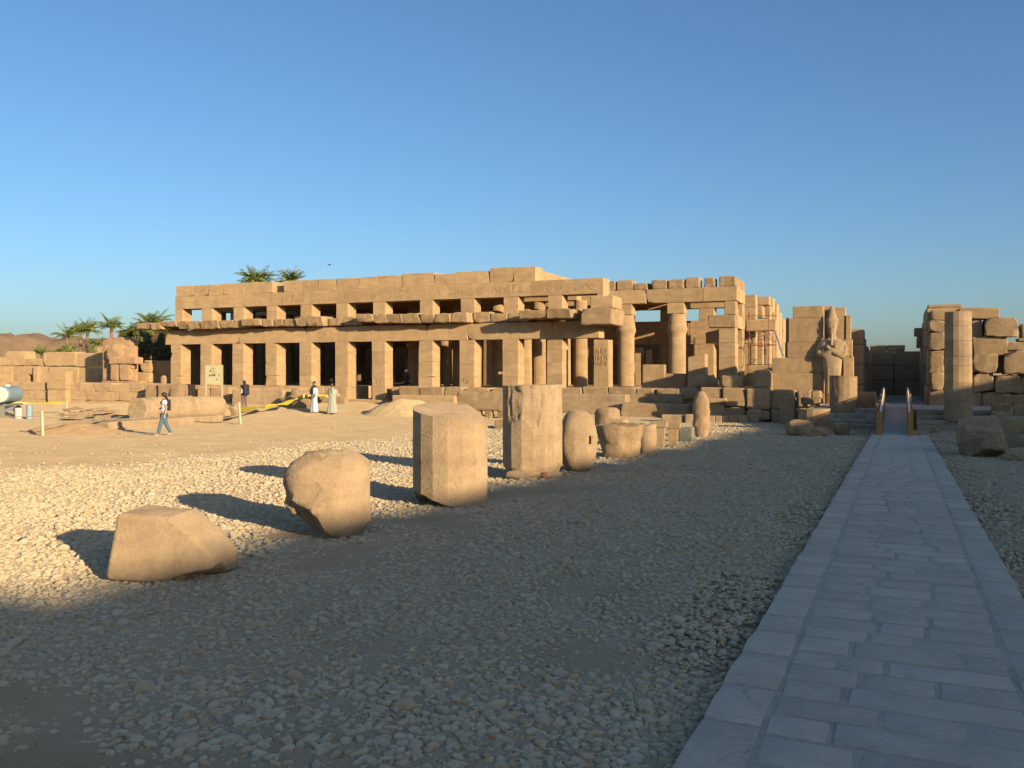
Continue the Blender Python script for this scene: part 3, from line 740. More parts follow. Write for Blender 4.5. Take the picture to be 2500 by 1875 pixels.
# upright stela-like pillar with rows of carved strokes, and low screens between the columns
sp = pblk('carved_pillar', hall, 1449, 829, 1486, 948, 44.6, .75, SAND, rough=.012, bev=.03, chips=1)
acc = []
wd = gx(1486, 44.6)-gx(1449, 44.6)
for r_ in range(3):
    for k in range(9):
        x = -wd*.42+wd*.84*k/8+rh.uniform(-.02, .02); z = 1.2+.32*(2-r_)
        acc.append([(x, z+rh.uniform(0, .08)), (x+rh.uniform(-.02, .05), z+rh.uniform(.2, .31))])
V, Fc = relief(acc, .03, .03); mobj('carved_sign_band', V, Fc, SAND, sp, (0, -.375, 0), smooth=None)['kind'] = 'stuff'
for i in (4, 6, 8):
    o = [q for q in hall.children if q.name.startswith('pillar_block')][i*4+2]
    acc = [[(rh.uniform(-.2, 0)+.12*k, .15+rh.uniform(0, .1)), (rh.uniform(-.2, 0)+.12*k, .45+rh.uniform(0, .1))] for k in range(3)]
    V, Fc = relief(acc, .025, .02); mobj('carved_sign_band', V, Fc, SAND, o, (0, -.465, 0), smooth=None)['kind'] = 'stuff'
pblk('screen_wall', hall, 1568, 890, 1622, 948, 49.0, .6, SAND, rough=.015, bev=.05); pblk('screen_wall', hall, 1620, 912, 1674, 948, 49.1, .5, SAND, rough=.015)
pblk('screen_wall', hall, 1679, 868, 1722, 948, 48.6, .7, SAND, rough=.02, bev=.04, warp=lambda u, v, w_, x, y, z: (x, y, z*(1+.05*u)))
pblk('screen_wall', hall, 1550, 848, 1564, 948, 56, .7, SAND, rough=.03); pblk('screen_wall', hall, 1577, 855, 1588, 905, 56, .5, SAND)

# ------------------------------------------------------------------ ruined rooms behind the right wing
rr = thing('ruined_chamber', (gx(1850, 60), 60, -.3), 'stepped remains of sandstone chambers beyond the scaffolding', 'ruin')
for x0, y0, x1, y1, Y, dp in ((1822, 746, 1862, 776, 60, 1.2), (1842, 724, 1878, 745, 60.2, 1.0), (1820, 780, 1894, 808, 57, .9), (1866, 746, 1880, 905, 61.5, 1.0), (1877, 727, 1887, 905, 63, 1.2), (1886, 741, 1897, 905, 65, 1.4),
                              (1895, 763, 1904, 905, 67, 1.5), (1902, 778, 1913, 905, 69, 1.5), (1822, 892, 1888, 945, 56.6, .8), (1822, 726, 1842, 748, 61, 1.0), (1848, 810, 1862, 900, 60, .8), (1824, 818, 1846, 840, 70, 1)):
    pblk('ruin_block', rr, x0, y0, x1, y1, Y, dp, SAND, rough=.03, bev=.06, cell=.4, chips=1)
pblk('ruin_block', rr, 1812, 850, 1850, 948, 72, 1, SAND, rough=.03, cell=.8)
sf = thing('scaffold', (gx(1858, 55.8), 55.8, -.3), 'rusty tubular scaffold with a ladder and red rail in the ruined chamber', 'scaffold')
def pp(x, y, Y): return Vector((gx(x, Y), Y, gz(x, y, Y)))-sf.location
def pole(name, pts, r=.022, m=STEEL):
    V, Fc = tube(pts, r, 6); return mobj(name, V, Fc, m, sf, smooth=60)
for x, Y in ((1829, 55.6), (1876, 55.6), (1890, 55.6), (1828, 57.8), (1887, 57.8)): pole('standard', [pp(x, 945, Y), pp(x, 762, Y)])
for y in (771, 842, 890): pole('ledger', [pp(1822, y, 55.5), pp(1897, y, 55.5)])
for a, b in (((1824, 826), (1850, 812)), ((1850, 812), (1893, 835)), ((1830, 870), (1848, 884)), ((1826, 895), (1848, 876)), ((1876, 808), (1890, 836))): pole('brace', [pp(*a, 55.4), pp(*b, 55.4)], .022)
for k in (0, 1): pole('ladder_rail', [pp(1852+k*11, 810, 55.9), pp(1850+k*20, 868, 55.2)], .025)
for k in range(7): pole('ladder_rung', [pp(1852-k*.3, 812+k*8.6, 55.9-.1*k), pp(1863+k*1.2, 812+k*8.6, 55.9-.1*k)], .016)
V, Fc = tube([pp(1824, 843, 55.3), pp(1890, 842, 55.3)], .035); mobj('red_rail', V, Fc, plain('red_paint', (.35, .05, .04), .5), sf)
V, Fc = tube([pp(1893, 810, 55.2), pp(1912, 868, 54.6)], .06); mobj('chute', V, Fc, GREYMET, sf)

# ------------------------------------------------------------------ low block wall in front of the hall
lw = thing('low_wall', (-18, 43.6, -.6), 'low wall of weathered blocks with open joints in front of the pillars', 'wall')
def lr(name, x0, x1, wid, y0, y1, z0, z1, m, gmax, **kw):
    x = x0
    while x < x1-.1:
        w_ = min(rh.uniform(*wid), x1-x)
        if x1-x-w_ < .5: w_ = x1-x
        g_ = rh.choice((.01, .015, .03, gmax)); blk(name, lw, x, x+w_-g_, y0+rh.uniform(-.06, .06), y1, z0, z1+rh.uniform(-.04, .05), m, rough=.03, bev=.06, cell=.3, chips=2, **kw); x += w_
lr('stone_block', gx(973, 43.7), gx(1262, 43.7), (1.0, 1.8), 43.7, 44.7, .16, .68, ROUGHST, .2)
lr('stone_block', gx(1370, 43.7), gx(1712, 43.7), (1.0, 1.6), 43.7, 44.8, .16, .74, ROUGHST, .16)
lr('stone_block', gx(973, 43.7), gx(1720, 43.7), (1.3, 2.4), 43.75, 44.7, -.9, .155, SAND, .06)
lr('stone_block', gx(480, 44.2), gx(560, 44.2), (.9, 1.5), 44.2, 44.9, -.5, .55, SAND, .04)
lr('stone_block', gx(596, 44.2), gx(735, 44.2), (.9, 1.7), 44.25, 44.95, -.5, .5, SAND, .04)
# ------------------------------------------------------------------ the row of column fragments beside the path
def at(x, y): return gnd(x, y)
def behind(p, x, r):
    u = (x-1250)/F; return p+Vector((u*CP-SP, u*SP+CP, 0)).normalized()*r
# 1 wedge-shaped block
p = at(424, 1424); p.z = zt(p.x, p.y); q = behind(p, 424, .26)
def w1(u, v, w_, x, y, z):
    x = x+.10*w_*(u < 0)*abs(u)                             # left side leans in
    top = .57-.02*u-.42*max(0, u-.28)
    z = w_*top+(1-w_)*(.05+.09*max(0, u+.2)*(v < 0))
    return x-.02*w_, y*(1-.12*w_), z
b1 = blk('fallen_block', None, q.x-.45, q.x+.45, q.y-.29, q.y+.29, p.z-.03, p.z+.54, PALE, rough=.02, bev=.035, cell=.11, warp=w1, rz=PHI-.08, f=2.6,
         chips=3, label='wedge-shaped pale sandstone block, first and lowest of the row beside the path', cat='block')
# 2 rounded broken lump
p = at(806, 1318)
pls = [(math.cos(a), math.sin(a), 0, .92) for a in [-.9+.3927*k for k in range(5)]]+[(-.5, -.6, -.62, .86)]
p = behind(p, 806, .33)
b2 = boulder('column_fragment', (p.x, p.y, p.z-.06), (.93, .93, .98), PALE, e=3.0, lump=.06, crag=.16, cuts=3, rz=PHI, sub=4, planes=pls, f=2.2,
             label='rounded broken lump of column beside the wedge-shaped block', cat='column fragment')
# 3 sixteen-sided drum, undercut at the foot
def drum(name, p, r, bot, top, nth, nt, m, label, rz=0, rough=.006, rad=None, cat='column drum', **kw):
    pr = poly_r(16, r)
    V, Fc = loft(rad or (lambda t, th: pr(th)), bot, top, nth, nt, 4, rough=rough, f=3.5)
    o = mobj(name, V, Fc, m, None, p, smooth=16, rot=(0, 0, rz)); return tag(o, label, cat)
p = behind(at(1099, 1238), 1099, .42)
S3 = seed()
def bot3(x, y): return -.03+max(0, .34*(.18-x))*sstep(.35, -.25, y)+.05*NZ.noise(Vector((x*5, y*5, 1)))*sstep(.3, -.2, x)
def top3(x, y): return 1.28+.17*y-.09*x-.10*sstep(.2, .5, x)*sstep(.1, .5, abs(y)+abs(x)*.6)+.012*NZ.noise(Vector((x*6, y*6, 3)))
drum('column_drum', p, .52, bot3, top3, 64, 10, PALE, 'sixteen-sided sandstone drum with a slanting top and a broken, undercut foot', rz=PHI)
# 4 taller drum, spalled face, on packing stones
p = behind(at(1300, 1168), 1300, .42)
p4d = p
pr4 = poly_r(16, .545)
def rad4(t, th):
    r = pr4(th); a = (th+math.pi/2+.35+math.pi) % (2*math.pi)-math.pi      # front left, towards the path end
    e_ = .16*NZ.noise(Vector((t*3, th*2.2, 7)))+.05*NZ.noise(Vector((t*11, th*8, 3))); s = sstep(.56, .60, t+e_)*sstep(.60, .54, abs(a)+e_)*sstep(1.06, .98, t+abs(e_))
    r -= s*(.035+.03*NZ.noise(Vector((t*6, th*4, 2))))
    r *= .90+.10*sstep(.02, .09, t+.02*math.sin(5*th))
    return r
V, Fc = loft(rad4, lambda x, y: .07, lambda x, y: 1.66+.02*x, 96, 26, 4, rough=.006, f=4)
o = mobj('column_drum', V, Fc, PALE, None, p, smooth=16, rot=(0, 0, PHI)); tag(o, 'tallest upright faceted drum, spalled near the top and propped on stones', 'column drum')
boulder('prop_stone', p+Vector((.0, -.45, -.02)), (.62, .42, .17), PALE, lump=.07, label='flat stone wedged under the front of the tallest drum', cat='stone')
boulder('prop_stone', p+Vector((.45, -.25, -.02)), (.42, .26, .15), PALE, lump=.08, rz=.5, label='small angular stone beside the brick under the tallest drum', cat='stone')
boulder('prop_stone', p+Vector((-.1, .3, -.02)), (.6, .5, .14), PALE, lump=.06, label='stone propping the hidden rear of the tallest drum', cat='stone')
blk('brick_piece', None, p.x+.36, p.x+.44, p.y-.42, p.y-.34, p.z-.01, p.z+.12, BRICK, rough=.006, bev=.01, cell=.08, rz=.4, label='piece of red brick under the tallest drum', cat='brick')
# 5 oval drum standing on its rim
p = at(1414, 1152)
o5 = boulder('oval_drum', (p.x-.15, p.y+.34, p.z-.05), (.74, .80, 1.26), PALE, e=2.35, lump=.035, cuts=0, rz=PHI+.1, sub=4, planes=[(0, -1, 0, .93), (.5, -.87, 0, .96), (-.5, -.87, 0, .96)], f=2.0,
             label='upright oval stone with a small slot cut in its side', cat='column fragment')
blk('slot', o5, p.x+.04, p.x+.09, p.y-.05, p.y-.0, p.z+.54, p.z+.70, ROUGHST, rough=.002, bev=.005, cell=.2)
# 6 flaring capital
p = behind(at(1514, 1120), 1514, .42)
def rad6(t, th): return (.37+.16*t**.7)*(1+.05*math.cos(2*th)+.03*NZ.noise(Vector((math.cos(th)*2, math.sin(th)*2, t*3))))
V, Fc = loft(rad6, lambda x, y: -.03, lambda x, y: .76+.03*x+.03*NZ.noise(Vector((x*6, y*6, 5))), 48, 14, 4, rough=.05, f=3)
o = mobj('flaring_capital', V, Fc, ROUGHST, None, p, smooth=22, rot=(0, 0, .4)); tag(o, 'wide bowl-shaped broken capital lying behind the oval stone', 'capital')
# 7-10 smaller capitals and stones behind
p = behind(at(1580, 1108), 1580, .2)
V, Fc = loft(lambda t, th: .17+.05*math.sin(t*2.2)+.02*t, lambda x, y: -.03, lambda x, y: .70+.1*x, 24, 10, 2, rough=.02, f=5)
tag(mobj('vase_shaped_stone', V, Fc, PALE, None, p, smooth=25), 'slim vase-shaped stone leaning behind the bowl-shaped capital', 'column fragment')
def tcap(x, y, w_, h, m, lab, ab=.16):
    p = behind(at(x, y), x, w_*.45)
    V, Fc = loft(lambda t, th: poly_r(4, w_*.62, .78)(th)*(.62+.20*t**1.5), lambda x, y: -.03, lambda x, y: h-ab, 32, 8, 1, rough=.012, f=4)
    o = mobj('small_capital', V, Fc, m, None, p, smooth=25, rot=(0, 0, .15)); tag(o, lab, 'capital')
    V, Fc = gridbox(w_, w_*.9, ab, .02, .15); roughen(V, .012); mobj('abacus', V, Fc, m, o, (0, 0, h-ab+.004), smooth=16); return o
tcap(1610, 1095, .44, .72, PALE, 'small tapering capital with a square slab top')
tcap(1643, 1092, .42, .66, ROUGHST, 'weathered small capital with a slab top beside the green-grey stone')
p = at(1673, 1079); blk('grey_block', None, p.x-.22, p.x+.22, p.y, p.y+.4, p.z-.03, p.z+.44, DARKST, rough=.015, bev=.03, cell=.12, warp=lambda u, v, w_, x, y, z: (x*(1-.12*w_), y, z), label='dark green-grey stone block at the end of the capitals', cat='block')
# peanut-shaped pitted statue fragment
p = behind(at(1712, 1068), 1712, .25)
def radP(t, th): return (.05+.245*math.sin(math.pi*min(1, max(0, t*.97+.03)))**.45)*(1-.13*math.exp(-((t-.42)/.1)**2))*(1+.1*(t < .42)*.6)*(1+.05*NZ.noise(Vector((math.cos(th)*2, math.sin(th)*2, t*7))))
V, Fc = loft(radP, lambda x, y: -.04, lambda x, y: 1.5, 40, 30, 2, rough=.018, f=7)
tag(mobj('pitted_stone', V, Fc, ROUGHST, None, p, smooth=28), 'upright pitted stone pinched at its waist, worn statue remnant', 'statue fragment')

# ------------------------------------------------------------------ loose stones by photo rectangle; their distance is where their foot meets the ground
def loose(name, x0, y0, x1, y1, dep, label, cat='block', group=None, m=None, kind='b', Y=None, rough=.03, bev=.05, base=None, **kw):
    p = at((x0+x1)/2, base or y1); Y = Y or p.y
    if kind == 'b':
        xm = (x0+x1)/2
        return blk(name, None, gx(x0, Y), gx(x1, Y), Y, Y+dep, min(gz(xm, y1, Y), zt(gx(xm, Y), Y+dep/2))-.04 if base is None and kw.pop('sit', 1) else gz(xm, y1, Y), gz(xm, y0, Y), m or ROUGHST, rough=rough, bev=bev, cell=.16, chips=kw.pop('chips', 2), f=2.4,
                   label=label, cat=cat, group=group, **kw)
    sx = gx(x1, Y)-gx(x0, Y); xm = (x0+x1)/2; z0 = min(gz(xm, y1, Y), zt(gx(xm, Y), Y)) if base is None else gz(xm, y1, Y)
    return boulder(name, (gx(xm, Y+dep/2), Y+dep/2, z0-.05), (sx*1.08, dep, (gz(xm, y0, Y)-z0)*1.06+.05), m or ROUGHST, label=label, cat=cat, group=group, lump=kw.pop('lump', .08), rz=kw.pop('rz', random.uniform(-.15, .15)), **kw)
# in front of the low wall
loose('round_drum', 1458, 997, 1508, 1042, 1.0, 'low round drum with a rounded top before the low wall', 'column drum', kind='r', e=4, cuts=1, lump=.03)
loose('low_block', 1472, 1024, 1522, 1052, .7, 'low squared block beside the low round drum', m=SAND)
loose('long_lintel', 1514, 986, 1681, 1019, 1.0, 'long broken lintel lying tilted before the low wall', 'lintel', rough=.06, bev=.1, warp=lambda u, v, w_, x, y, z: (x, y, z*(1-.12*u)+.06*u))
loose('fallen_lintel', 1368, 963, 1527, 1000, .9, 'long pale lintel lying between the tallest drum and the broken lintel', 'lintel', m=PALE, Y=42.3)
loose('fallen_lintel', 1530, 962, 1662, 992, .8, 'weathered lintel lying on edge behind the tilted broken lintel', 'lintel', Y=43.0)
loose('pale_slab', 1614, 1013, 1668, 1031, .5, 'pale squared slab beside the pitted upright stone', m=PALE, rough=.015)
loose('pale_slab', 1671, 1012, 1692, 1032, .5, 'short pale block at the end of the pale squared slab', m=PALE, rough=.015)
loose('long_block', 957, 966, 1109, 1004, .9, 'long smooth block lying behind the sand heap', m=SAND, rough=.02, Y=43.0)
loose('irregular_block', 1114, 957, 1236, 1003, 1.0, 'big irregular block raised on small stones before the pillars', rough=.08, bev=.1, base=1006, Y=at(1175, 1006).y)
for k, x in enumerate((1134, 1163, 1190, 1222)):
    loose('support_stone', x-7, 1000, x+8, 1008, .4, 'small stone carrying the big irregular block', 'stone', 'stones under the irregular block', Y=at(1175, 1006).y+.1)
loose('broken_slab', 1206, 1026, 1250, 1047, .5, 'broken slab lying half behind the tallest drum', kind='b')
loose('broken_slab', 1226, 1000, 1250, 1030, .5, 'stone standing on the broken slab behind the tallest drum', Y=at(1228, 1046).y+.25, sit=0)
def heap(name, x0, y0, x1, y1, label, cat, m, dep=3.2, Y=None):
    p = at((x0+x1)/2, y1); Y = Y or p.y+dep*.35; p.z = zt(gx((x0+x1)/2, Y), Y); W_ = gx(x1, Y)-gx(x0, Y); H = gz((x0+x1)/2, y0, Y)-p.z; V = []; Fc = []; n_ = 26; S = seed()
    for j in range(n_+1):
        for i in range(n_+1):
            a, b = i/n_*2-1, j/n_*2-1; q = max(0, 1-math.hypot(a+.15*b, b)); h = H*1.0*(1-(1-q)**1.7)+NZ.noise(Vector((a*3, b*3, 1))+S)*.10*min(1, q*4)+NZ.noise(Vector((a*14, b*14, 1))+S)*.02*min(1, q*4)
            X, Yw = a*W_/2*1.15, b*dep*.6; V.append(Vector((X, Yw, zt(p.x+X, Y+Yw)-p.z+h-(.06 if q == 0 else 0))))
    for j in range(n_):
        for i in range(n_): Fc.append((j*(n_+1)+i, j*(n_+1)+i+1, (j+1)*(n_+1)+i+1, (j+1)*(n_+1)+i))
    return tag(mobj(name, V, Fc, m, None, (gx((x0+x1)/2, Y), Y, p.z), smooth=180), label, cat)
SANDM = stone('loose_sand', (.56, .42, .24), (.68, .53, .33), (.48, .36, .21), scale=5, strata=1, bump=.8)
heap('sand_heap', 900, 974, 1080, 1012, 'heap of loose yellow sand before the doorway', 'sand heap', SANDM, dep=2.6, Y=40.6)
# rubble and blocks around the Osiride wall
rw = thing('block_wall', (gx(1800, 40), 40, -.6), 'wall of large shaded blocks at the foot of the corner pier', 'wall')
for x0, y0, x1, y1, m in ((1709, 946, 1760, 1000, ROUGHST), (1763, 947, 1819, 992, SAND), (1822, 949, 1879, 1000, ROUGHST), (1763, 994, 1819, 1025, SAND), (1709, 1001, 1760, 1025, SAND), (1822, 1002, 1879, 1025, SAND)):
    pblk('stone_block', rw, x0, y0, x1, y1, 40.0+random.uniform(-.1, .1), 1.3, m, rough=.03, bev=.06, cell=.25, chips=2)
rw2 = thing('block_row', (gx(1920, 40), 40, -.6), 'row of sunlit weathered blocks along the foot of the stepped wall', 'wall')
for x0, y0, x1, y1 in ((1882, 952, 1944, 1000), (1946, 954, 1979, 1000), (1981, 955, 2004, 1000), (1882, 1002, 1944, 1034), (1946, 1002, 2004, 1034)):
    pblk('stone_block', rw2, x0, y0, x1, y1, 39.9+random.uniform(-.12, .12), .9, ROUGHST, rough=.05, bev=.08, cell=.2, chips=2)
loose('round_topped_block', 1838, 903, 1881, 951, .9, 'round-topped block standing on the shaded block wall', kind='b', m=ROUGHST, Y=40.3, sit=0, bev=.16, rough=.03, chips=0)
loose('rubble_block', 1696, 916, 1750, 946, 1.0, 'angular broken stone on top of the low wall', kind='r', Y=43.9, base=946, cuts=9)
loose('squared_rubble', 1762, 917, 1811, 946, .9, 'squared stone on top of the shaded block wall', kind='b', Y=40.5, sit=0)
loose('standing_slab', 1902, 968, 1938, 1029, .5, 'shaded slab standing on end below the stepped wall', 'slab', Y=38.4, warp=lambda u, v, w_, x, y, z: (x+.12*w_*.6, y, z))
tb = loose('stone_table', 1954, 972, 2004, 987, .9, 'flat stone laid like a table below the statue', 'slab', Y=38.2, sit=0, chips=1)
for x0, x1 in ((1958, 1968), (1978, 1999)): pblk('support', tb, x0, 987.5, x1, 1034, 38.3, .6, SAND).location = Vector((gx((x0+x1)/2, 38.3), 38.6, gz((x0+x1)/2, 1034, 38.3)))-tb.location
cp = loose('cavetto_block', 1730, 980, 1766, 1018, .8, 'block with a flaring cornice lying below the corner pier', m=SAND, Y=39.9)
cc = pblk('cornice', None, 1724, 973, 1773, 984, 39.75, 1.0, SAND, rough=.02, bev=.05); cc.parent = cp; cc.location = cc.location-cp.location
Ys = at(1790, 1031).y
for x0, x1 in ((1728, 1745.5), (1746.5, 1762.5), (1763.5, 1779), (1780, 1800.5), (1801.5, 1826), (1827.5, 1849)):
    loose('kerb_block', x0, 1015, x1, 1031, .38, 'small squared block in the row below the corner pier', 'block', 'row of small squared blocks', m=PALE, Y=Ys, rough=.012, bev=.03, chips=1)
loose('white_stone', 1829, 996, 1864, 1022, .5, 'pale broken stone behind the row of small squared blocks', 'stone', m=PALE, kind='r', Y=Ys+.8)
loose('dark_stone', 1857, 1003, 1888, 1026, .6, 'shaded squat stone beside the pale broken one', 'stone', kind='r')
loose('sloping_slab', 1775, 1002, 1825, 1018, .8, 'flat slab sloping behind the row of small squared blocks', 'slab', kind='r', Y=Ys+1.0, lump=.05)
st_ = at(1985, 1052)
drum('stump', Vector((st_.x, st_.y+.5, st_.z)), .56, lambda x, y: -.03, lambda x, y: .80+.02*x, 64, 6, ROUGHST, 'squat faceted column stump below the statue', rough=.02, cat='column stump')
loose('boulder', 1920, 1027, 1983, 1064, .8, 'long rounded boulder before the squat stump', 'boulder', kind='r', e=2.5, sub=4)
loose('flat_stone', 1952, 1043, 2021, 1066, .5, 'flat pointed stone lying on the gravel', 'stone', kind='r', e=2.3, lump=.1, sub=4)
loose('squat_stone', 2035, 1033, 2072, 1062, .5, 'squat blocky stone near the foot of the ramp', 'stone', kind='r', e=4)
loose('squat_stone', 2044, 1028, 2088, 1046, .6, 'shaded stone behind the squat blocky one', 'stone', kind='r')
p = behind(at(2059, 1044), 2059, .5)
V, Fc = loft(lambda t, th: poly_r(16, .52)(th)*(1+.035*NZ.noise(Vector((math.cos(th)*3, math.sin(th)*3, t*6)))*(1 if math.cos(th+2.4) > .1 else .2)), lambda x, y: -.05, lambda x, y: 2.02-.05*x, 64, 16, 4, rough=.012, f=6)
tag(mobj('column_stub', V, Fc, ROUGHST, None, p, smooth=18, rot=(0, 0, .1)), 'rough faceted column stub in front of the statue', 'column stub')
loose('corner_block', 2092, 958, 2137, 1001, .9, 'squared block with a chipped face left of the ramp', Y=37.6, sit=0, base=1001)

# ------------------------------------------------------------------ stepped wall and colossal statue
YW = 41.1; YB = 41.9
ow = thing('stepped_wall', (gx(1970, YW), YW, -.5), 'stepped plastered wall of pale sandstone behind the statue', 'wall')
def q7(x): return 1900+.14467*x
def r7(y): return 720+.14467*y
PLAST = stone('plastered_sandstone', (.41, .285, .17), (.50, .36, .225), (.37, .255, .155), scale=3, strata=1, bump=.8, tint=.05, dist=.04)
for x0, y0, x1, y1, Y, dp in ((245, 188, 752, 386, YW, .9), (172, 388, 752, 796, YW, .9), (126, 385, 170, 796, YW+.15, .7), (150, 798, 752, 1058, YW, .9), (112, 798, 148, 1058, YW+.1, .7), (-104, 1060, 752, 1316, YW, 1.0), (-152, 1318, 752, 1660, YW-.06, 1.1), (-152, 1662, 752, 1900, YW-.02, 1.0)):
    pblk('wall_block', ow, q7(x0), r7(y0), q7(x1), r7(y1), Y, dp, PLAST, rough=.012, bev=.02, cell=.45)
pblk('back_slab', ow, q7(753), r7(186), q7(925), r7(1900), YB+.5, .5, SAND, rough=.01)
pblk('back_slab', ow, q7(926), r7(208), q7(1135), r7(1900), YB+.15, .6, SAND, rough=.01, cell=.5)
for x0, y0, x1, y1, Y in ((1140, 345, 1226, 748, YB+.1), (1110, 752, 1195, 1050, YB-.05), (1198, 748, 1250, 1035, YB+.1), (1095, 1054, 1218, 1850, YB-.05), (1222, 1028, 1270, 1850, YB+.05)):
    pblk('side_slab', ow, q7(x0), r7(y0), q7(x1), r7(y1), Y, .45, SAND, rough=.012, bev=.02)
YS = 41.05; sx_ = (gx(q7(910), YS)); zb_ = gz(q7(910), 990, YS)-.02; SM = .00241*YS/38.0*1.0
stt = thing('colossal_statue', (sx_, YS, zb_), 'colossal royal statue with tall crown, beard and crossed arms before the stepped wall', 'statue')
blk('plinth', stt, sx_-.5, sx_+.5, YS-.5, YS+.55, ZL-.45, zb_+.001, SAND, rough=.02)
k_ = gd(q7(910), YS)/F*.14467
def zz(y): return (1866-y)*k_
def prof_ring(rows, nth=36):
    V, Fc = [], []
    for z, hw, hd, cy in rows:
        for i in range(nth):
            a = 2*math.pi*i/nth; ca, sa = math.cos(a), math.sin(a)
            V.append(Vector((hw*math.copysign(abs(ca)**.85, ca), cy+hd*math.copysign(abs(sa)**.85, sa), z)))
    for j in range(len(rows)-1):
        for i in range(nth): Fc.append((j*nth+i, j*nth+(i+1) % nth, (j+1)*nth+(i+1) % nth, (j+1)*nth+i))
    Fc.append(tuple(range(nth))[::-1]); Fc.append(tuple((len(rows)-1)*nth+i for i in range(nth)))
    return V, Fc
rows = [(0, .30, .42, -.06), (.10, .30, .42, -.08), (.16, .28, .26, 0), (.6, .29, .27, 0), (zz(1500), .31, .29, 0), (zz(1300), .37, .31, 0), (zz(1150), .40, .32, 0), (zz(1075), .42, .33, 0), (zz(1030), .55, .34, .02), (zz(950), .61, .36, .03), (zz(860), .61, .35, .04), (zz(790), .56, .31, .05), (zz(750), .38, .24, .08), (zz(728), .20, .18, .08), (zz(690), .15, .17, .06), (zz(640), .155, .18, .04)]
V, Fc = prof_ring(rows); mobj('body', V, Fc, PALE, stt, smooth=50)
for s in (-1, 1):
    pts = [(s*.46, .0, zz(810)), (s*.51, -.04, zz(900)), (s*.50, -.10, zz(985)), (s*.43, -.18, zz(1020)), (s*.22, -.29, zz(985)), (-s*.03, -.32, zz(925)), (-s*.13, -.31, zz(890))]
    V, Fc = tube(pts, .1, 12, [.12, .17, .17, .15, .125, .11, .08]); mobj('arm', V, Fc, PALE, stt, smooth=60)
    V, Fc = ICO[3]; V = [Vector((v.x*.085-s*.16, v.y*.07-.35, v.z*.09+zz(870))) for v in V]; mobj('fist', V, Fc, PALE, stt, smooth=60)
rows = [(zz(672), .09, .10, -.08), (zz(650), .13, .15, -.06), (zz(610), .165, .19, -.04), (zz(560), .185, .20, -.03), (zz(515), .195, .20, -.02), (zz(490), .20, .21, 0)]
V, Fc = prof_ring(rows); hd_ = mobj('head', V, Fc, PALE, stt, smooth=60)
V, Fc = join(box(-.032, .032, -.275, -.2, zz(585), zz(535)), box(-.07, .07, -.245, -.2, zz(625), zz(612)), box(-.11, -.04, -.235, -.19, zz(548), zz(535)), box(.04, .11, -.235, -.19, zz(548), zz(535)), box(-.13, -.03, -.24, -.18, zz(528), zz(518)), box(.03, .13, -.24, -.18, zz(528), zz(518)))
mobj('face', V, Fc, PALE, hd_, smooth=None)
V, Fc = join(box(-.225, -.17, -.02, .06, zz(600), zz(525)), box(.17, .225, -.02, .06, zz(600), zz(525))); mobj('ears', V, Fc, PALE, hd_, smooth=None)
V, Fc = tube([(0, -.22, zz(640)), (0, -.27, zz(720)), (0, -.33, zz(800)), (0, -.38, zz(850))], .06, 10, [.06, .055, .06, .07]); mobj('beard', V, Fc, PALE, stt, smooth=60)
rows = [(zz(520), .205, .22, 0), (zz(470), .235, .235, .02), (zz(420), .262, .25, .03), (zz(405), .255, .24, .03), (zz(380), .20, .20, .02), (zz(320), .165, .165, .02), (zz(260), .12, .12, .02), (zz(215), .085, .085, .02), (zz(192), .06, .06, .02), (zz(183), .025, .025, .02)]
V, Fc = prof_ring(rows); mobj('crown', V, Fc, PALE, stt, smooth=60)
V, Fc = tube([(.17+.065*math.cos(a), -.35-.02*math.sin(a), zz(800)+.085*math.sin(a)) for a in [q*.5236 for q in range(13)]], .018, 6); mobj('sceptre_loop', V, Fc, PALE, stt)
V, Fc = join(box(-.16, .08, -.36, -.2, zz(1660), zz(1200)),); roughen(V, .004); mobj('kilt_panel', V, Fc, PALE, stt, smooth=None)

# ------------------------------------------------------------------ passage behind the ramp
cw = thing('passage_walls', (0, 46, ZL), 'dark stone walls of the passage at the top of the ramp', 'wall')
def cb(x0, x1, y0, y1, z0, z1, **kw): return blk('wall_block', cw, x0, x1, y0, y1, z0, z1, SAND, rough=.03, bev=.05, cell=.6, **kw)
xr_ = gx(2262, 42.3)
for y0, y1, h in ((42.3, 45, 4.5), (45, 48, 4.4), (48, 51, 4.1), (51, 54.5, 3.9), (54.5, 58.4, 3.8)):
    z = ZL
    while z < h-.1:
        z2 = min(h, z+random.uniform(.75, .95)); cb(xr_+random.uniform(-.05, .05), xr_+1.4, y0+.01, y1-.01, z+.004, z2); z = z2
YE = 58.4
for x0, x1 in ((2080, 2128), (2129, 2182), (2183, 2266)):
    zt_ = gz(2150, 858, YE); z = ZL
    for k in range(3): cb(gx(x0, YE), gx(x1, YE)-.01, YE, YE+1, z+.004, z+(zt_-ZL)/3); z += (zt_-ZL)/3
cb(gx(2070, YE+1.2), gx(2250, YE+1.2), YE+1.1, YE+1.6, ZL, zt_-.1)
for x0, x1, y in ((2124, 2165, 843), (2166, 2209, 843)): cb(gx(x0, YE), gx(x1, YE), YE+.1, YE+.9, gz(2150, 857.5, YE), gz(2150, y, YE))
xl_ = gx(2084, 43.5)
for y0, y1, h in ((43.2, 45.6, gz(2095, 803, 43.5)), (45.6, 47.6, gz(2105, 825, 45.6)), (47.6, 52.0, 2.9), (52.0, 58.4, 2.8)):
    z = ZL
    while z < h-.1:
        z2 = min(h, z+random.uniform(.75, .95)); cb(xl_-.9, xl_+.42, y0+.01, y1-.01, z+.004, z2); z = z2
for x0, y0, x1, y1 in ((2238, 822, 2248, 850), (2249, 812, 2258, 850), (2232, 800, 2262, 822)): pblk('wall_block', cw, x0, y0, x1, y1, 49.5, .8, SAND, rough=.04, bev=.06)

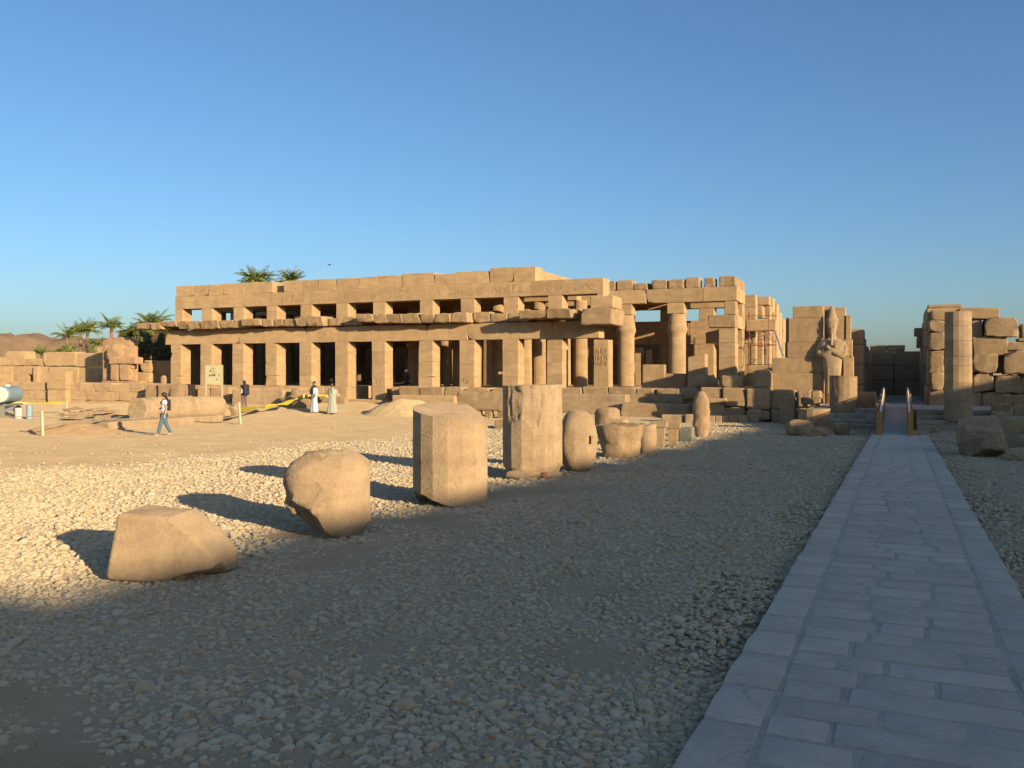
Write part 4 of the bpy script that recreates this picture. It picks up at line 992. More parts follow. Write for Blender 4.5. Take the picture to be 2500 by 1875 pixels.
# ------------------------------------------------------------------ right: faceted column and wall of big blocks
p = behind(at(2339, 1052), 2339, .42)
fc = thing('faceted_column', p, 'tall complete faceted column right of the ramp, its foot in shadow', 'column')
zs_ = [-.05, .30, .34, 1.05, 1.75, 2.35, 2.72, 3.3, 3.85, 4.38]
rr_ = [.50, .505, .48, .475, .47, .465, .462, .458, .455, .45]
for a, b, r0, r1 in zip(zs_[:-1], zs_[1:], rr_[:-1], rr_[1:]):
    if b-a < .1: continue
    V, Fc = loft(lambda t, th: (poly_r(16, 1)(th))*(r0+(r1-r0)*t)-(.012 if t in (0, 1) else 0), lambda x, y: 0, lambda x, y: b-a-.004, 48, 5, 1, rough=.004, f=4, ts=[0, .03, .35, .65, .97, 1])
    mobj('column_drum', V, Fc, PALE if random.random() < .7 else SAND, fc, (0, 0, a), smooth=14)
bw = thing('great_block_wall', (gx(2400, 41.2), 41.2, -.5), 'ruined wall of huge rough blocks with gaps behind the faceted column', 'wall')
def q5(x): return 2240+.15672*x
def r5(y): return 700+.15672*y
for x0, y0, x1, y1, dy, m in ((225, 355, 635, 522, .2, 0), (640, 330, 1280, 498, .1, 0), (180, 526, 432, 705, 0, 1), (436, 526, 835, 770, .35, 0), (840, 520, 1010, 790, .25, 0), (1052, 487, 1575, 768, -.1, 1), (190, 712, 430, 990, 0, 1), (436, 774, 866, 1040, .3, 0),
                             (872, 775, 1395, 1055, .05, 1), (1398, 860, 1900, 990, .15, 1), (192, 1000, 410, 1030, .3, 0), (192, 1032, 412, 1340, .1, 1), (414, 1046, 862, 1340, .3, 0), (874, 1058, 1242, 1342, 0, 1), (1245, 1064, 1352, 1342, .6, 0), (1356, 1000, 1900, 1355, -.15, 1),
                             (228, 1350, 410, 1610, .1, 1), (414, 1345, 855, 1640, .3, 0), (858, 1350, 1196, 1640, .1, 1), (1218, 1385, 1600, 1655, .05, 1), (1604, 1362, 1900, 1655, .3, 0), (190, 1620, 1000, 1960, .3, 0), (1004, 1645, 1500, 1960, .15, 1), (1504, 1662, 1900, 1960, .2, 1), (1620, 580, 1720, 790, .5, 1), (1580, 795, 1900, 855, .4, 1)):
    pblk('stone_block', bw, q5(x0), r5(y0), q5(x1), r5(y1), 41.2+dy+random.uniform(-.05, .05), 1.3-dy*.5, ROUGHST if m else SAND, rough=.07 if m else .035, bev=.035, cell=.2, chips=4 if m else 2, f=2.4)
# boulders and squared rubble in the shade, front right
loose('great_boulder', 2336, 1024, 2454, 1118, 1.3, 'big pale craggy boulder right of the path', 'boulder', kind='r', m=PALE, e=3.2, lump=.13, crag=.14, cuts=10, sub=4, rz=.2, f=1.5)
loose('shaded_block', 2404, 1029, 2456, 1075, .9, 'broad shaded block behind the craggy boulder', kind='r', m=PALE, crag=.1, Y=27.5, e=5)
loose('shaded_block', 2452, 1020, 2520, 1066, 1.0, 'big squared block against the right rubble', kind='b', m=ROUGHST, Y=26.5, rough=.04, bev=.08)
loose('rubble_slab', 2440, 1066, 2540, 1098, .9, 'long flat slab on the right-hand rubble', 'slab', kind='r', m=PALE, crag=.1, Y=24.2, e=4)
loose('rubble_stone', 2454, 1096, 2530, 1128, .7, 'low rough stone before the flat slab', 'stone', kind='r', m=PALE, crag=.1, e=3)
loose('rubble_stone', 2448, 1080, 2466, 1102, .3, 'small stone wedged beside the craggy boulder', 'stone', kind='r', m=PALE, crag=.1)
loose('small_stone', 2276, 1046, 2293, 1058, .3, 'small pale stone on the gravel by the faceted column', 'stone', kind='r', m=PALE)
for x0, y0, x1, y1, Y, lab in ((2424, 985, 2470, 1010, 36, 'squared stone lying at the foot of the great block wall'), (2450, 965, 2500, 990, 36.6, 'oblong stone resting on rubble under the great block wall'), (2425, 1007, 2475, 1030, 34, 'low block in the shade near the great block wall'), (2478, 990, 2530, 1022, 34.5, 'large cube of stone at the foot of the great block wall')):
    loose('fallen_stone', x0, y0, x1, y1, .7, lab, 'stone', m=ROUGHST, Y=Y, base=y1 if y1 < 992 else None)
# ------------------------------------------------------------------ left: terrace with ruins
YT = 43.0; ZT = .78
tw = thing('terrace_wall', (gx(150, YT), YT, -.95), 'long low terrace wall of coursed sandstone left of the hall', 'wall')
x = gx(-420, YT)
zc = [-1.05, -.42, .2, ZT]
for k in range(3):
    xx = x-random.uniform(0, .8)
    while xx < gx(402, YT)-.2:
        w_ = random.uniform(1.0, 2.0); w_ = min(w_, gx(402, YT)-xx); blk('stone_block', tw, xx+.008, xx+w_-.008, YT+random.uniform(-.03, .03), YT+.9, zc[k]+.004, zc[k+1]-(random.uniform(0, .12) if k == 2 and random.random() < .3 else 0), SAND, rough=.02, bev=.03, cell=.5, chips=1); xx += w_
pblk('buttress_block', tw, 114, 906, 160, 950, YT-.35, .6, SAND, rough=.03); pblk('buttress_block', tw, 116, 951, 160, 1003, YT-.35, .6, SAND, rough=.03)
fill = blk('terrace_floor', None, gx(-500, 46), -46.6, YT+.9, 75, -1.2, ZT-.03, SAND, rough=.02, cell=4); fill['kind'] = 'structure'
blk('terrace_step', tw, gx(402, YT), -45.9, YT+.3, YT+.9, -1, .6, SAND, rough=.03, chips=1)
def pxs(name, par, lst, m=SAND, dep=1.0, **kw):
    for x0, y0, x1, y1, Y in lst: pblk(name, par, x0, y0, x1, y1, Y, dep, m, rough=.04, bev=.06, cell=.3, chips=2, **kw)
r1 = thing('ruined_wall', (gx(100, 48), 48, ZT), 'ruined sandstone wall of uneven height on the terrace behind the seated figure', 'wall')
Yr = 48.2
pxs('stone_block', r1, [(14, 858, 60, 893, Yr), (-30, 872, 13, 893, Yr), (61, 876, 104, 893, Yr), (105, 860, 184, 894, Yr-.1), (185, 862, 256, 895, Yr), (-40, 894, 30, 934, Yr-.05), (31, 894, 67, 934, Yr), (79, 894, 118, 934, Yr), (67, 894, 79, 915, Yr), (119, 896, 190, 934, Yr-.1), (191, 897, 262, 934, Yr),
                       (-120, 850, -31, 893, Yr), (-120, 894, -41, 934, Yr), (236, 846, 262, 862, Yr+.4)])
pxs('pilaster_block', r1, [(80, 895, 92, 933, Yr-.25)], dep=.3)
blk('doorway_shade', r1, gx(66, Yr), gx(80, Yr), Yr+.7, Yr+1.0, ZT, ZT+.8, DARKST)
r2 = thing('ruined_corner', (gx(350, 47), 47, ZT), 'stepped wall remnant between the seated figure and the hall', 'wall')
pxs('stone_block', r2, [(312, 910, 364, 934, 46.6), (342, 886, 365, 909, 46.8), (352, 880, 366, 886, 46.9)], dep=.9)
blk('stone_block', r2, gx(367, 47), -46.5, 47.4, 48.2, ZT-.02, gz(380, 881, 47.4), SAND, rough=.03, cell=.5)
pxs('stone_block', r2, [(287, 806, 322, 828, 52)], dep=1.2)
blk('stone_block', r2, gx(287, 52), gx(322, 52), 52, 53, ZT, gz(300, 828, 52)-.005, SAND, cell=.8)
# broken seated figure carved before a round-topped slab
YQ = 45.6
x0, x1 = gx(250, YQ), gx(316, YQ); zs = gz(283, 930, YQ); zt2 = gz(283, 823, YQ); W_ = x1-x0; H_ = zt2-zs
sq = thing('seated_figure_slab', ((x0+x1)/2, YQ+.4, zs), 'round-topped reddish slab with a broken seated figure on the terrace', 'statue')
def arch(u, v, w_, x, y, z): return x, y, z*(1-.13*max(0, abs(u)-.25)**1.6*(w_ > .5)*w_)
blk('back_slab', sq, x0, x1, YQ, YQ+.8, zs, zt2, REDST, rough=.02, bev=.05, cell=.16, warp=arch)
for nm, a, b, c, d, pr in (('lap', 264, 872, 332, 889, .7), ('leg', 268, 889.5, 287, 930, .6), ('leg', 290, 889.5, 314, 930, .6), ('base', 246, 930.5, 336, 938, .9)):
    pblk(nm, sq, a, b, c, d, YQ-pr, pr-.003, REDST, rough=.05, bev=.09, cell=.12, chips=2)
def pbl(nm, a, b, c, d, dy, dep):
    xm = (a+c)/2; boulder(nm, (gx(xm, YQ), YQ+dy, gz(xm, d, YQ)), (gx(c, YQ)-gx(a, YQ), dep, gz(xm, b, YQ)-gz(xm, d, YQ)), REDST, e=4, lump=.08, cuts=7, par=sq)
pbl('torso', 268, 838, 316, 880, -.1, .75); pbl('hand', 316, 868, 335, 900, -.3, .5); pbl('shoulder', 308, 846, 325, 880, -.1, .5)
loose('small_figure_stump', 394, 917, 405, 938, .3, 'small worn figure stump on the terrace edge before the hall', 'statue fragment', kind='r', Y=44.3, base=938, e=2.5)
for k, (a, b, c, d, lab) in enumerate(((354, 940, 384, 962, 'squared block on the wall behind the fallen column'), (385, 938, 455, 962, 'broken lump between terrace wall and hall'), (418, 941, 458, 965, 'rounded stone at the corner of the hall'))):
    loose('edge_stone', a, b, c, d, .8, lab, 'stone', Y=42.0-.2*k, kind='b' if k < 2 else 'r')
# fallen column lying beside the track
def lying(name, X, z, r, ya, yb, m, label, cat, seedk):
    V, Fc = loft(lambda t, th: r*(1+.03*NZ.noise(Vector((math.cos(th)*1.5, math.sin(th)*1.5, t*3+seedk)))), lambda x, y: .1*y+.03*NZ.noise(Vector((x*4, y*4, seedk))), lambda x, y: (yb-ya)+.06*x, 48, 14, 5, rough=.02, f=3)
    V = [Vector((v.x, v.z, v.y)) for v in V]; Fc = [tuple(reversed(f)) for f in Fc]
    return tag(mobj(name, V, Fc, m, None, (X, ya, z), smooth=28), label, cat)
lying('fallen_column', -32.3, -.2, .56, 29.9, 33.1, PALE, 'thick fallen column shaft with its round end showing, beside the walking woman', 'column', 1)
lying('fallen_drum', -32.4, -.22, .52, 33.25, 35.3, PALE, 'shorter fallen shaft lying in line after the thick fallen column', 'column', 4)
blk('plinth', None, -31.7, -29.9, 26.2, 32.9, -1.05, -.52, PALE, rough=.012, bev=.03, cell=.5, label='low pale plinth under the fallen column', cat='plinth')
blk('plinth', None, -34.0, -31.75, 29.3, 35.6, -1.05, -.74, SAND, rough=.03, bev=.05, cell=.5, label='rough stone bed carrying the fallen shafts', cat='plinth')
heap('earth_mound', 84, 1032, 282, 1060, 'low smooth mound of earth behind the yellow post', 'mound', stone('packed_earth', (.40, .27, .16), (.50, .35, .21), (.36, .24, .14), scale=1.5, strata=1, bump=.3), dep=2.2)
rf = random.Random(8)
for k in range(16):
    x = rf.uniform(178, 300); y = rf.uniform(996, 1024); p = gnd(x, y+14)
    V, Fc = gridbox(rf.uniform(.6, 1.3), rf.uniform(.5, .9), rf.uniform(.07, .13), .03, .2); roughen(V, .05, f=2)
    o = mobj('flagstone', V, Fc, ROUGHST, None, (p.x-.6, p.y+.5, zt(p.x, p.y)+.02+.22*max(0, (1012-y)/16)+.09*(k % 4)), smooth=20, rot=(rf.uniform(-.16, .16), rf.uniform(-.16, .16), rf.uniform(0, 3)))
    tag(o, 'thin broken flagstone in the pile beside the fallen column', 'flagstone', 'flagstones piled beside the fallen column')
# blocks before the left half of the hall
loose('great_block', 566, 951, 690, 989, 1.4, 'great smooth block behind the visitor with the backpack', m=PALE, rough=.02, Y=43.0)
loose('mossy_slab', 716, 949, 766, 968, .8, 'slab lying behind the man in the white robe', 'slab', kind='r', Y=42.8, e=4)
loose('dark_ended_slab', 695, 966, 765, 985, .8, 'low slab behind the yellow tape', 'slab', kind='r', Y=42.2, e=4)
loose('broken_stone', 530, 997, 558, 1020, .6, 'broken stone beside the fallen shaft', 'stone', kind='r')
loose('broken_stone', 556, 992, 588, 1016, .7, 'angular pale stone behind the yellow post with tape', 'stone', kind='r', cuts=9)
loose('sunlit_slab', 592, 1000, 632, 1010, .5, 'thin reddish slab lying under the yellow tape', 'slab', kind='r', m=REDST)
loose('doorway_block', 818, 968, 842, 992, .5, 'small squared block left of the doorway', Y=43.6)
loose('doorway_block', 780, 962, 818, 992, .6, 'pair of stacked stones behind the man in the grey robe', Y=43.9)
loose('flat_stone', 524, 985, 560, 996, .6, 'flat earthen slab by the signboard', 'slab', kind='r', Y=39.5)

# ------------------------------------------------------------------ tank, tub, posts, ropes, tape, sign
p = gnd(20, 1018); p = Vector((gx(14, 33), 33, zt(gx(14, 33), 33)))
tk = thing('water_tank', p, 'small blue water tank trailer behind the rope, its sunlit end coloured white', 'tank trailer', rz=.5)
def cyl_y(r, l, n=28, ca=.08):
    V, Fc = loft(lambda t, th: r*(.55+.45*min(1, (min(t, 1-t)/ca)**.5)) if min(t, 1-t) < ca else r, lambda x, y: -l/2, lambda x, y: l/2, n, 20, 2)
    return [Vector((v.x, v.z, v.y)) for v in V], [tuple(reversed(f)) for f in Fc]
V, Fc = cyl_y(.45, 1.9); mobj('tank_body', [v+Vector((0, .3, 1.25)) for v in V], Fc, BLUEP, tk, smooth=50)
V, Fc = cyl_y(.43, .10, ca=.3); mobj('tank_end', [v+Vector((0, -.66, 1.25)) for v in V], Fc, TANKW, tk, smooth=50)  # end disc coloured white in place of sunlight falling on it
for s in (-1, 1):
    V, Fc = box(s*.35-.04, s*.35+.04, -.9, 1.2, .62, .74); mobj('chassis_beam', V, Fc, GREYMET, tk, smooth=None)
    V, Fc = loft(lambda t, th: .32*(.88+.12*math.sin(math.pi*t)), lambda x, y: -.09, lambda x, y: .09, 28, 6, 2); wv = [Vector((v.z+s*.52, v.y+.3, v.x+.32)) for v in V]
    wh = mobj('wheel', wv, Fc, TYRE, tk, smooth=50)
    V, Fc = loft(lambda t, th: .15, lambda x, y: -.095, lambda x, y: .095, 20, 2, 1); mobj('hub', [Vector((v.z+s*.52, v.y+.3, v.x+.32)) for v in V], Fc, GREYMET, wh, smooth=50)
V, Fc = box(-.3, .3, .2, .36, .3, .62); mobj('axle', V, Fc, GREYMET, tk, smooth=None)
V, Fc = box(-.3, .3, -.85, -.7, 0, .62); mobj('jack_stand', V, Fc, DARKST, tk, smooth=None)
V, Fc = tube([(0, .2, 1.68), (0, .2, 1.8)], .16, 14); mobj('filler_cap', V, Fc, TANKW, tk)
for x0, x1, y0, y1, m, lab in ((29, 46, 996, 1022, TANKW, 'dented white plastic tub beside the tank trailer'), (46, 60, 990, 1024, BLUEP, 'dull blue drum half behind the white tub')):
    q = gnd((x0+x1)/2, y1); r_ = (x1-x0)/2*gd((x0+x1)/2, q.y)/F; h = (y1-y0)*gd((x0+x1)/2, q.y)/F
    V, Fc = loft(lambda t, th: r_*(1.04-.08*(1-t)+.03*(abs(t-.5) < .06)), lambda x, y: 0, lambda x, y: h, 24, 16, 2, rough=.006)
    tag(mobj('tub' if m is TANKW else 'metal_drum', V, Fc, m, None, q+Vector((0, r_+(.3 if m is BLUEP else 0), 0)), smooth=50), lab, 'tub' if m is TANKW else 'drum')
def post(x, y0, y1, lab, r=.055, lean=0):
    q = gnd(x, y1); h = (y1-y0)*gd(x, q.y)/F
    V, Fc = tube([(0, 0, -.1), (lean*.5, 0, h*.5), (lean, 0, h)], r, 10, [r, r*.95, r*.9]); o = mobj('rope_post', V, Fc, CREAM, None, q, smooth=60); tag(o, lab, 'post', 'cream barrier posts')
    V, Fc = tube([(lean, 0, h), (lean, 0, h+.05)], r*1.25, 10); mobj('post_cap', V, Fc, CREAM, o, smooth=60); return q+Vector((lean, 0, h))
t1 = post(105, 1007, 1064, 'cream barrier post before the earth mound', .065, -.05)
t2 = post(163, 980, 1012, 'cream barrier post at the end of the tape by the tank', .06)
t3 = post(588, 985, 1036, 'cream barrier post where the yellow tape starts', .065, -.12)
def sag(a, b, s, n=10): return [a.lerp(b, i/n)+Vector((0, 0, -s*4*(i/n)*(1-i/n))) for i in range(n+1)]
def ropeo(a, b, s, lab, r=.018):
    V, Fc = tube([q-a for q in sag(a, b, s)], r, 6); tag(mobj('rope', V, Fc, ROPE, None, a, smooth=60), lab, 'rope')
ropeo(t1+Vector((0, 0, -.12)), Vector((-40, 20.5, -.1)), .15, 'rope leaving the frame from the post before the mound')
ropeo(t1+Vector((0, 0, -.45)), Vector((-30.6, 27.5, -.35)), .1, 'lower rope from the post to the fallen column')
ropeo(Vector((-31.4, 29.9, -.45)), t3+Vector((0, 0, -.55)), .25, 'slack rope along the fallen column to the taped post')
ropeo(t1+Vector((0, 0, -.15)), Vector((-31.2, 29.6, -.5)), .1, 'pale rope crossing before the flagstone pile', .022)
def tape(pts, lab, w0=.1):
    V, Fc = [], []; a = pts[0]
    for i, q in enumerate(pts):
        s = w0*(.6+.4*math.sin(i*1.7)); tw_ = .5*math.sin(i*.9); V += [q-a+Vector((0, -s*math.sin(tw_), s*math.cos(tw_))), q-a-Vector((0, -s*math.sin(tw_), s*math.cos(tw_))), q-a-Vector((0, -s*math.sin(tw_)-.012, s*math.cos(tw_))), q-a+Vector((0, -s*math.sin(tw_)+.012, s*math.cos(tw_)))]
    for i in range(len(pts)-1):
        for k in range(4): Fc.append((4*i+k, 4*i+(k+1) % 4, 4*i+4+(k+1) % 4, 4*i+4+k))
    Fc += [(3, 2, 1, 0), tuple(4*(len(pts)-1)+k for k in range(4))]
    return tag(mobj('barrier_tape', V, Fc, TAPE, None, a, smooth=40), lab, 'tape')
tape(sag(t2+Vector((0, 0, -.08)), Vector((gx(-60, 33), 31.2, .02)), .08), 'olive yellow tape stretched from the post past the tank', .085)
def P3(x, y, Y): return Vector((gx(x, Y), Y, gz(x, y, Y)))
e0 = t3+Vector((0, 0, -.3)); e1 = P3(648, 993, 39.0); e2 = P3(700, 984, 40.5); e3 = P3(738, 968, 41.6); e4 = P3(775, 964, 42.2); e5 = P3(812, 968, 43.2)
pts = []
for a, b in zip((e0, e1, e2, e3, e4), (e1, e2, e3, e4, e5)): pts += [a.lerp(b, k/4) for k in range(4)]
tape(pts+[e5], 'bright yellow barrier tape running behind the robed men to the hall', .14)
# information board
q = gnd(540, 1000); q = Vector((gx(523, 40.6), 40.6, zt(gx(523, 40.6), 40.6)))
sg = thing('information_board', q, 'pale yellow information board on two posts before the hall', 'sign', rz=PHI*.6)
kk = gd(523, 40.6)/F; zt_, zb_ = gz(523, 893, 40.6)-q.z, gz(523, 938, 40.6)-q.z; hw = 21*kk
V, Fc = box(-hw+.04, hw-.04, -.025, .025, zb_, zt_); mobj('board', V, Fc, SIGNY, sg, smooth=None)
for s in (-1, 1):
    V, Fc = box(s*hw-.04, s*hw+.04, -.04, .04, -.1, zt_+.05); mobj('post', V, Fc, CREAM, sg, smooth=None)
V, Fc = box(-hw, hw, -.05, .05, zt_+.004, zt_+.05); mobj('top_rail', V, Fc, CREAM, sg, smooth=None)
bh = zt_-zb_
for u, v, w_, h in ((-.45, .70, .22, .07), (-.2, .77, .5, .025), (-.55, .47, .16, .11), (-.3, .50, .14, .10), (0, .49, .34, .10), (.62, .50, .09, .12), (.35, .25, .16, .07), (-.1, .86, .6, .02), (.05, .66, .5, .015), (.05, .62, .45, .015)):
    V, Fc = box(hw*u-hw*w_/2, hw*u+hw*w_/2, -.031, -.02, zb_+bh*(v-h/2), zb_+bh*(v+h/2)); mobj('print', V, Fc, INK, sg, smooth=None)

# ------------------------------------------------------------------ people
def hand(V, E, w, d, h, spread, r):
    """palm and five fingers grown on from wrist vertex w, pointing along d"""
    d = Vector(d).normalized(); s = d.cross(Vector(spread)).normalized(); base = Vector(V[w][:3])
    pm = len(V); V.append((*(base+d*.05*h), r*1.5, r*1.0)); E.append((w, pm))
    for k in range(4):
        a = len(V); o = s*(k-1.5)*.011*h
        V.append((*(base+d*(.062)*h+o*.9), r*.62)); V.append((*(base+d*(.062+(.020, .028, .026, .018)[k])*h+o), r*.5)); V.append((*(base+d*(.062+(.034, .046, .042, .03)[k])*h+o-Vector(spread)*.006), r*.4))
        E += [(pm, a), (a, a+1), (a+1, a+2)]
    a = len(V); V.append((*(base+d*.035*h+s*.022*h), r*.62)); V.append((*(base+d*.06*h+s*.034*h), r*.45)); E += [(pm, a), (a, a+1)]
def person(loc, rz, h, label, skinm, ank, knee, elb, wri, head=(0, -.012), sit=0):
    """figure facing local -Y; ank, knee, elb, wri = ((left),(right)) joints in body heights"""
    t = thing('person', loc, label, 'person', rz=rz)
    V = [(0, .005*h, .535*h, .075*h, .058*h), (0, .0, .62*h, .068*h, .05*h), (0, .005*h, .72*h, .082*h, .058*h), (0, .012*h, .80*h, .07*h, .05*h), (0, .01*h, .845*h, .032*h), (0, head[1]*h*.5, .875*h, .034*h), (head[0]*h, head[1]*h, .918*h, .047*h, .055*h), (head[0]*h, head[1]*h+.006*h, .962*h, .044*h, .052*h), (head[0]*h*1.6, (head[1]-.058)*h, .915*h, .009*h)]
    E = [(0, 1), (1, 2), (2, 3), (3, 4), (4, 5), (5, 6), (6, 7), (6, 8)]
    J = {}
    for k, s in ((0, 1), (1, -1)):
        i = len(V); kx, ky, kz = knee[k]; ax, ay, az = ank[k]
        V += [(s*.052*h, .0, .48*h, .05*h), (kx*h, ky*h, kz*h, .034*h), (ax*h, ay*h, az*h, .022*h), (ax*h, (ay-.04)*h, (az-.024)*h, .021*h), (ax*h, (ay-.085)*h, (az-.03)*h, .016*h)]
        E += [(0, i), (i, i+1), (i+1, i+2), (i+2, i+3), (i+3, i+4)]; J['leg', k] = i
        j = len(V); ex, ey, ez = elb[k]; wx, wy, wz = wri[k]
        V += [(s*.10*h, .012*h, .795*h, .036*h), (ex*h, ey*h, ez*h, .026*h), (wx*h, wy*h, wz*h, .017*h)]
        E += [(3, j), (j, j+1), (j+1, j+2)]; J['arm', k] = j
        dd = Vector((wx-ex, wy-ey, wz-ez)); hand(V, E, j+2, dd, h, (s, 0, 0), .012*h)
    skobj('body', V, E, skinm, t)
    return t, V, J
def cloth(t, name, V, J, m, grow, torso=None, arms=0, legs=0, h=1.7):
    vv, ee = [], []
    def add(v, g): vv.append((v[0], v[1], v[2], v[3]+g, (v[4] if len(v) > 4 else v[3])+g)); return len(vv)-1
    prev = None
    for i in torso or []:
        k = add(V[i], grow)
        if prev is not None: ee.append((prev, k))
        prev = k
    last = prev; first = 0
    for k in (0, 1):
        if arms:
            j = J['arm', k]; a = add(V[j], grow); ee.append((last, a)); b0, b1 = Vector(V[j][:3]), Vector(V[j+1][:3])
            if arms <= 1: q = b0.lerp(b1, arms); b = add((*q, V[j][3]*.9), grow*1.4); ee.append((a, b))
            else:
                b = add(V[j+1], grow*1.3); ee.append((a, b)); q = b1.lerp(Vector(V[j+2][:3]), arms-1); c = add((*q, V[j+2][3]*1.1), grow*1.6); ee.append((b, c))
        if legs:
            i = J['leg', k]; a = add(V[i], grow); b = add(V[i+1], grow); c = add(V[i+2], grow*1.1); ee += [(first, a), (a, b), (b, c)]
    return skobj(name, vv, ee, m, t)
def shoes(t, V, J, m):
    for k in (0, 1):
        i = J['leg', k]+2
        vv = [(V[i][0], V[i][1], V[i][2]-.012, .032), (V[i+1][0], V[i+1][1], V[i+1][2], .036, .03), (V[i+2][0], V[i+2][1], V[i+2][2]+.004, .032, .024)]
        skobj('shoe', vv, [(0, 1), (1, 2)], m, t)
def blob(name, t, c, s, m, sub=3, lump=.03):
    V, Fc = ICO[sub]; S = seed(); return mobj(name, [Vector((c[0]+v.x*s[0], c[1]+v.y*s[1], c[2]+v.z*s[2]))+NZ.noise_vector(v*3+S)*lump*s[0] for v in V], Fc, m, t, smooth=180)
# walking woman
h = 1.56; p = gnd(400, 1063)
t, V, J = person(p, -R(42), h, 'woman with long dark hair, white shirt and jeans walking with a backpack', SKIN,
                 ((.05, -.13, .035), (-.05, .16, .05)), ((.055, -.07, .27), (-.055, .05, .26)), ((.13, .05, .65), (-.13, -.02, .65)), ((.15, .02, .50), (-.12, -.15, .58)))
cloth(t, 'shirt', V, J, CWHITE, .03, (0, 1, 2, 3), arms=.55, h=h); cloth(t, 'jeans', V, J, JEAN, .024, (0,), legs=1, h=h); shoes(t, V, J, SHOE)
blob('hair', t, (0, .012, .945*h), (.088, .098, .10), HAIR); V2 = [(0, .05, .93*h, .075, .06), (.03, .09, .85*h, .08, .055), (.05, .115, .76*h, .07, .045), (.06, .12, .68*h, .04, .025)]; skobj('long_hair', V2, [(0, 1), (1, 2), (2, 3)], HAIR, t)
V, Fc = gridbox(.27, .13, .40, .05, .12); roughen(V, .012); bk = mobj('backpack', [v+Vector((0, .17, .58*h)) for v in V], Fc, CBLACK, t, smooth=60)
for s in (-1, 1): Vt, Ft = tube([(s*.1, .13, .80*h), (s*.11, -.02, .845*h), (s*.1, -.115, .76*h), (s*.11, -.05, .62*h), (s*.12, .12, .60*h)], .014, 6); mobj('strap', Vt, Ft, CBLACK, bk, smooth=60)
# visitor with the large backpack
h = 1.74; Yb = 41.6; p = Vector((gx(596, Yb), Yb, zt(gx(596, Yb), Yb)))
t, V, J = person(p, -R(115), h, 'visitor in green cap, dark shirt and brown trousers carrying a large black backpack', SKIN,
                 ((.05, .0, .035), (-.05, .03, .035)), ((.052, -.01, .27), (-.052, .01, .27)), ((.12, -.02, .66), (-.12, -.03, .66)), ((.07, -.16, .63), (-.07, -.16, .62)))
cloth(t, 'shirt', V, J, NAVY, .018, (0, 1, 2, 3), arms=.6, h=h); cloth(t, 'trousers', V, J, TROUS, .02, (0,), legs=1, h=h); shoes(t, V, J, CBLACK)
blob('hair', t, (0, .03, .93*h), (.085, .085, .085), HAIR); cp_ = blob('cap', t, (0, .0, .965*h), (.092, .105, .07), CAPG); V, Fc = box(-.07, .07, -.2, -.08, .945*h, .952*h); mobj('cap_brim', V, Fc, CAPG, cp_, smooth=None)
blob('ponytail', t, (0, .14, .90*h), (.06, .06, .09), HAIR)
V, Fc = gridbox(.38, .26, .66, .09, .14); roughen(V, .02); bk = mobj('backpack', [v+Vector((0, .25, .47*h)) for v in V], Fc, CBLACK, t, smooth=60); V, Fc = gridbox(.12, .05, .22, .02, .1); mobj('bottle', [v+Vector((.2, .16, .55*h)) for v in V], Fc, plain('pale_plastic', (.45, .55, .6), .3), bk)
def robe(t, h, m, wid, front=0, stride=0):
    def rr(tt, th):
        z = tt; base = .30-.10*sstep(0, .55, z)+.035*sstep(.55, .85, z) if z < .9 else .235-.14*sstep(.9, 1, z)
        r = base*wid; fold = .018*math.sin(th*7+z*2)+.012*math.sin(th*13+3)
        return (r+fold*(1-z)*1.2)*math.sqrt(1/((math.cos(th))**2+(math.sin(th)/.68)**2))*1.0
    V, Fc = loft(rr, lambda x, y: .05+.02*math.sin(x*9), lambda x, y: .845*h, 48, 22, 1)
    return mobj('robe', [v+Vector((0, .01, 0)) for v in V], Fc, m, t, smooth=70)
def sleeves(t, V, J, m, g=.028):
    for k in (0, 1):
        j = J['arm', k]; b1, b2 = Vector(V[j+1][:3]), Vector(V[j+2][:3]); q = b1.lerp(b2, .85)
        skobj('sleeve', [(*V[j][:3], V[j][3]+g*.8), (*b1, V[j+1][3]+g), (*q, V[j+2][3]+g*1.4)], [(0, 1), (1, 2)], m, t)
h = 1.80; Ym = 40.6; p = Vector((gx(767, Ym), Ym, zt(gx(767, Ym), Ym)))
t, V, J = person(p, -R(25), h, 'man in a long white robe with a dark scarf round his neck', SKIND,
                 ((.05, -.02, .035), (-.05, .05, .035)), ((.052, -.02, .27), (-.052, .01, .27)), ((.14, .03, .64), (-.14, .02, .64)), ((.16, -.07, .53), (-.16, -.02, .50)), head=(-.006, -.02))
robe(t, h, CLILAC, 1.0); sleeves(t, V, J, CLILAC); shoes(t, V, J, SKIND); blob('hair', t, (-.006*h, .012, .957*h), (.085, .095, .075), HAIR)
V2, F2 = tube([(.0, .09, .85*h), (.09, .05, .855*h), (.10, -.06, .83*h), (.075, -.13, .76*h), (.08, -.15, .64*h), (.085, -.15, .58*h)], .05, 8, [.04, .05, .05, .05, .045, .04]); V3, F3 = tube([(.0, .09, .85*h), (-.09, .05, .855*h), (-.10, -.06, .83*h), (-.10, -.14, .74*h), (-.13, -.15, .66*h), (-.14, -.14, .6*h)], .05, 8, [.04, .05, .05, .06, .06, .05])
V2, F2 = join((V2, F2), (V3, F3)); mobj('scarf', V2, F2, CBLACK, t, smooth=70)
h = 1.74; Ym = 40.2; p = Vector((gx(811, Ym), Ym, zt(gx(811, Ym), Ym)))
t, V, J = person(p, R(20), h, 'bareheaded man in a long grey-green robe walking with hands behind him', SKIND,
                 ((.05, -.05, .035), (-.05, .05, .035)), ((.052, -.03, .27), (-.052, .01, .27)), ((.14, .07, .64), (-.14, .07, .64)), ((.07, .13, .53), (-.07, .13, .53)))
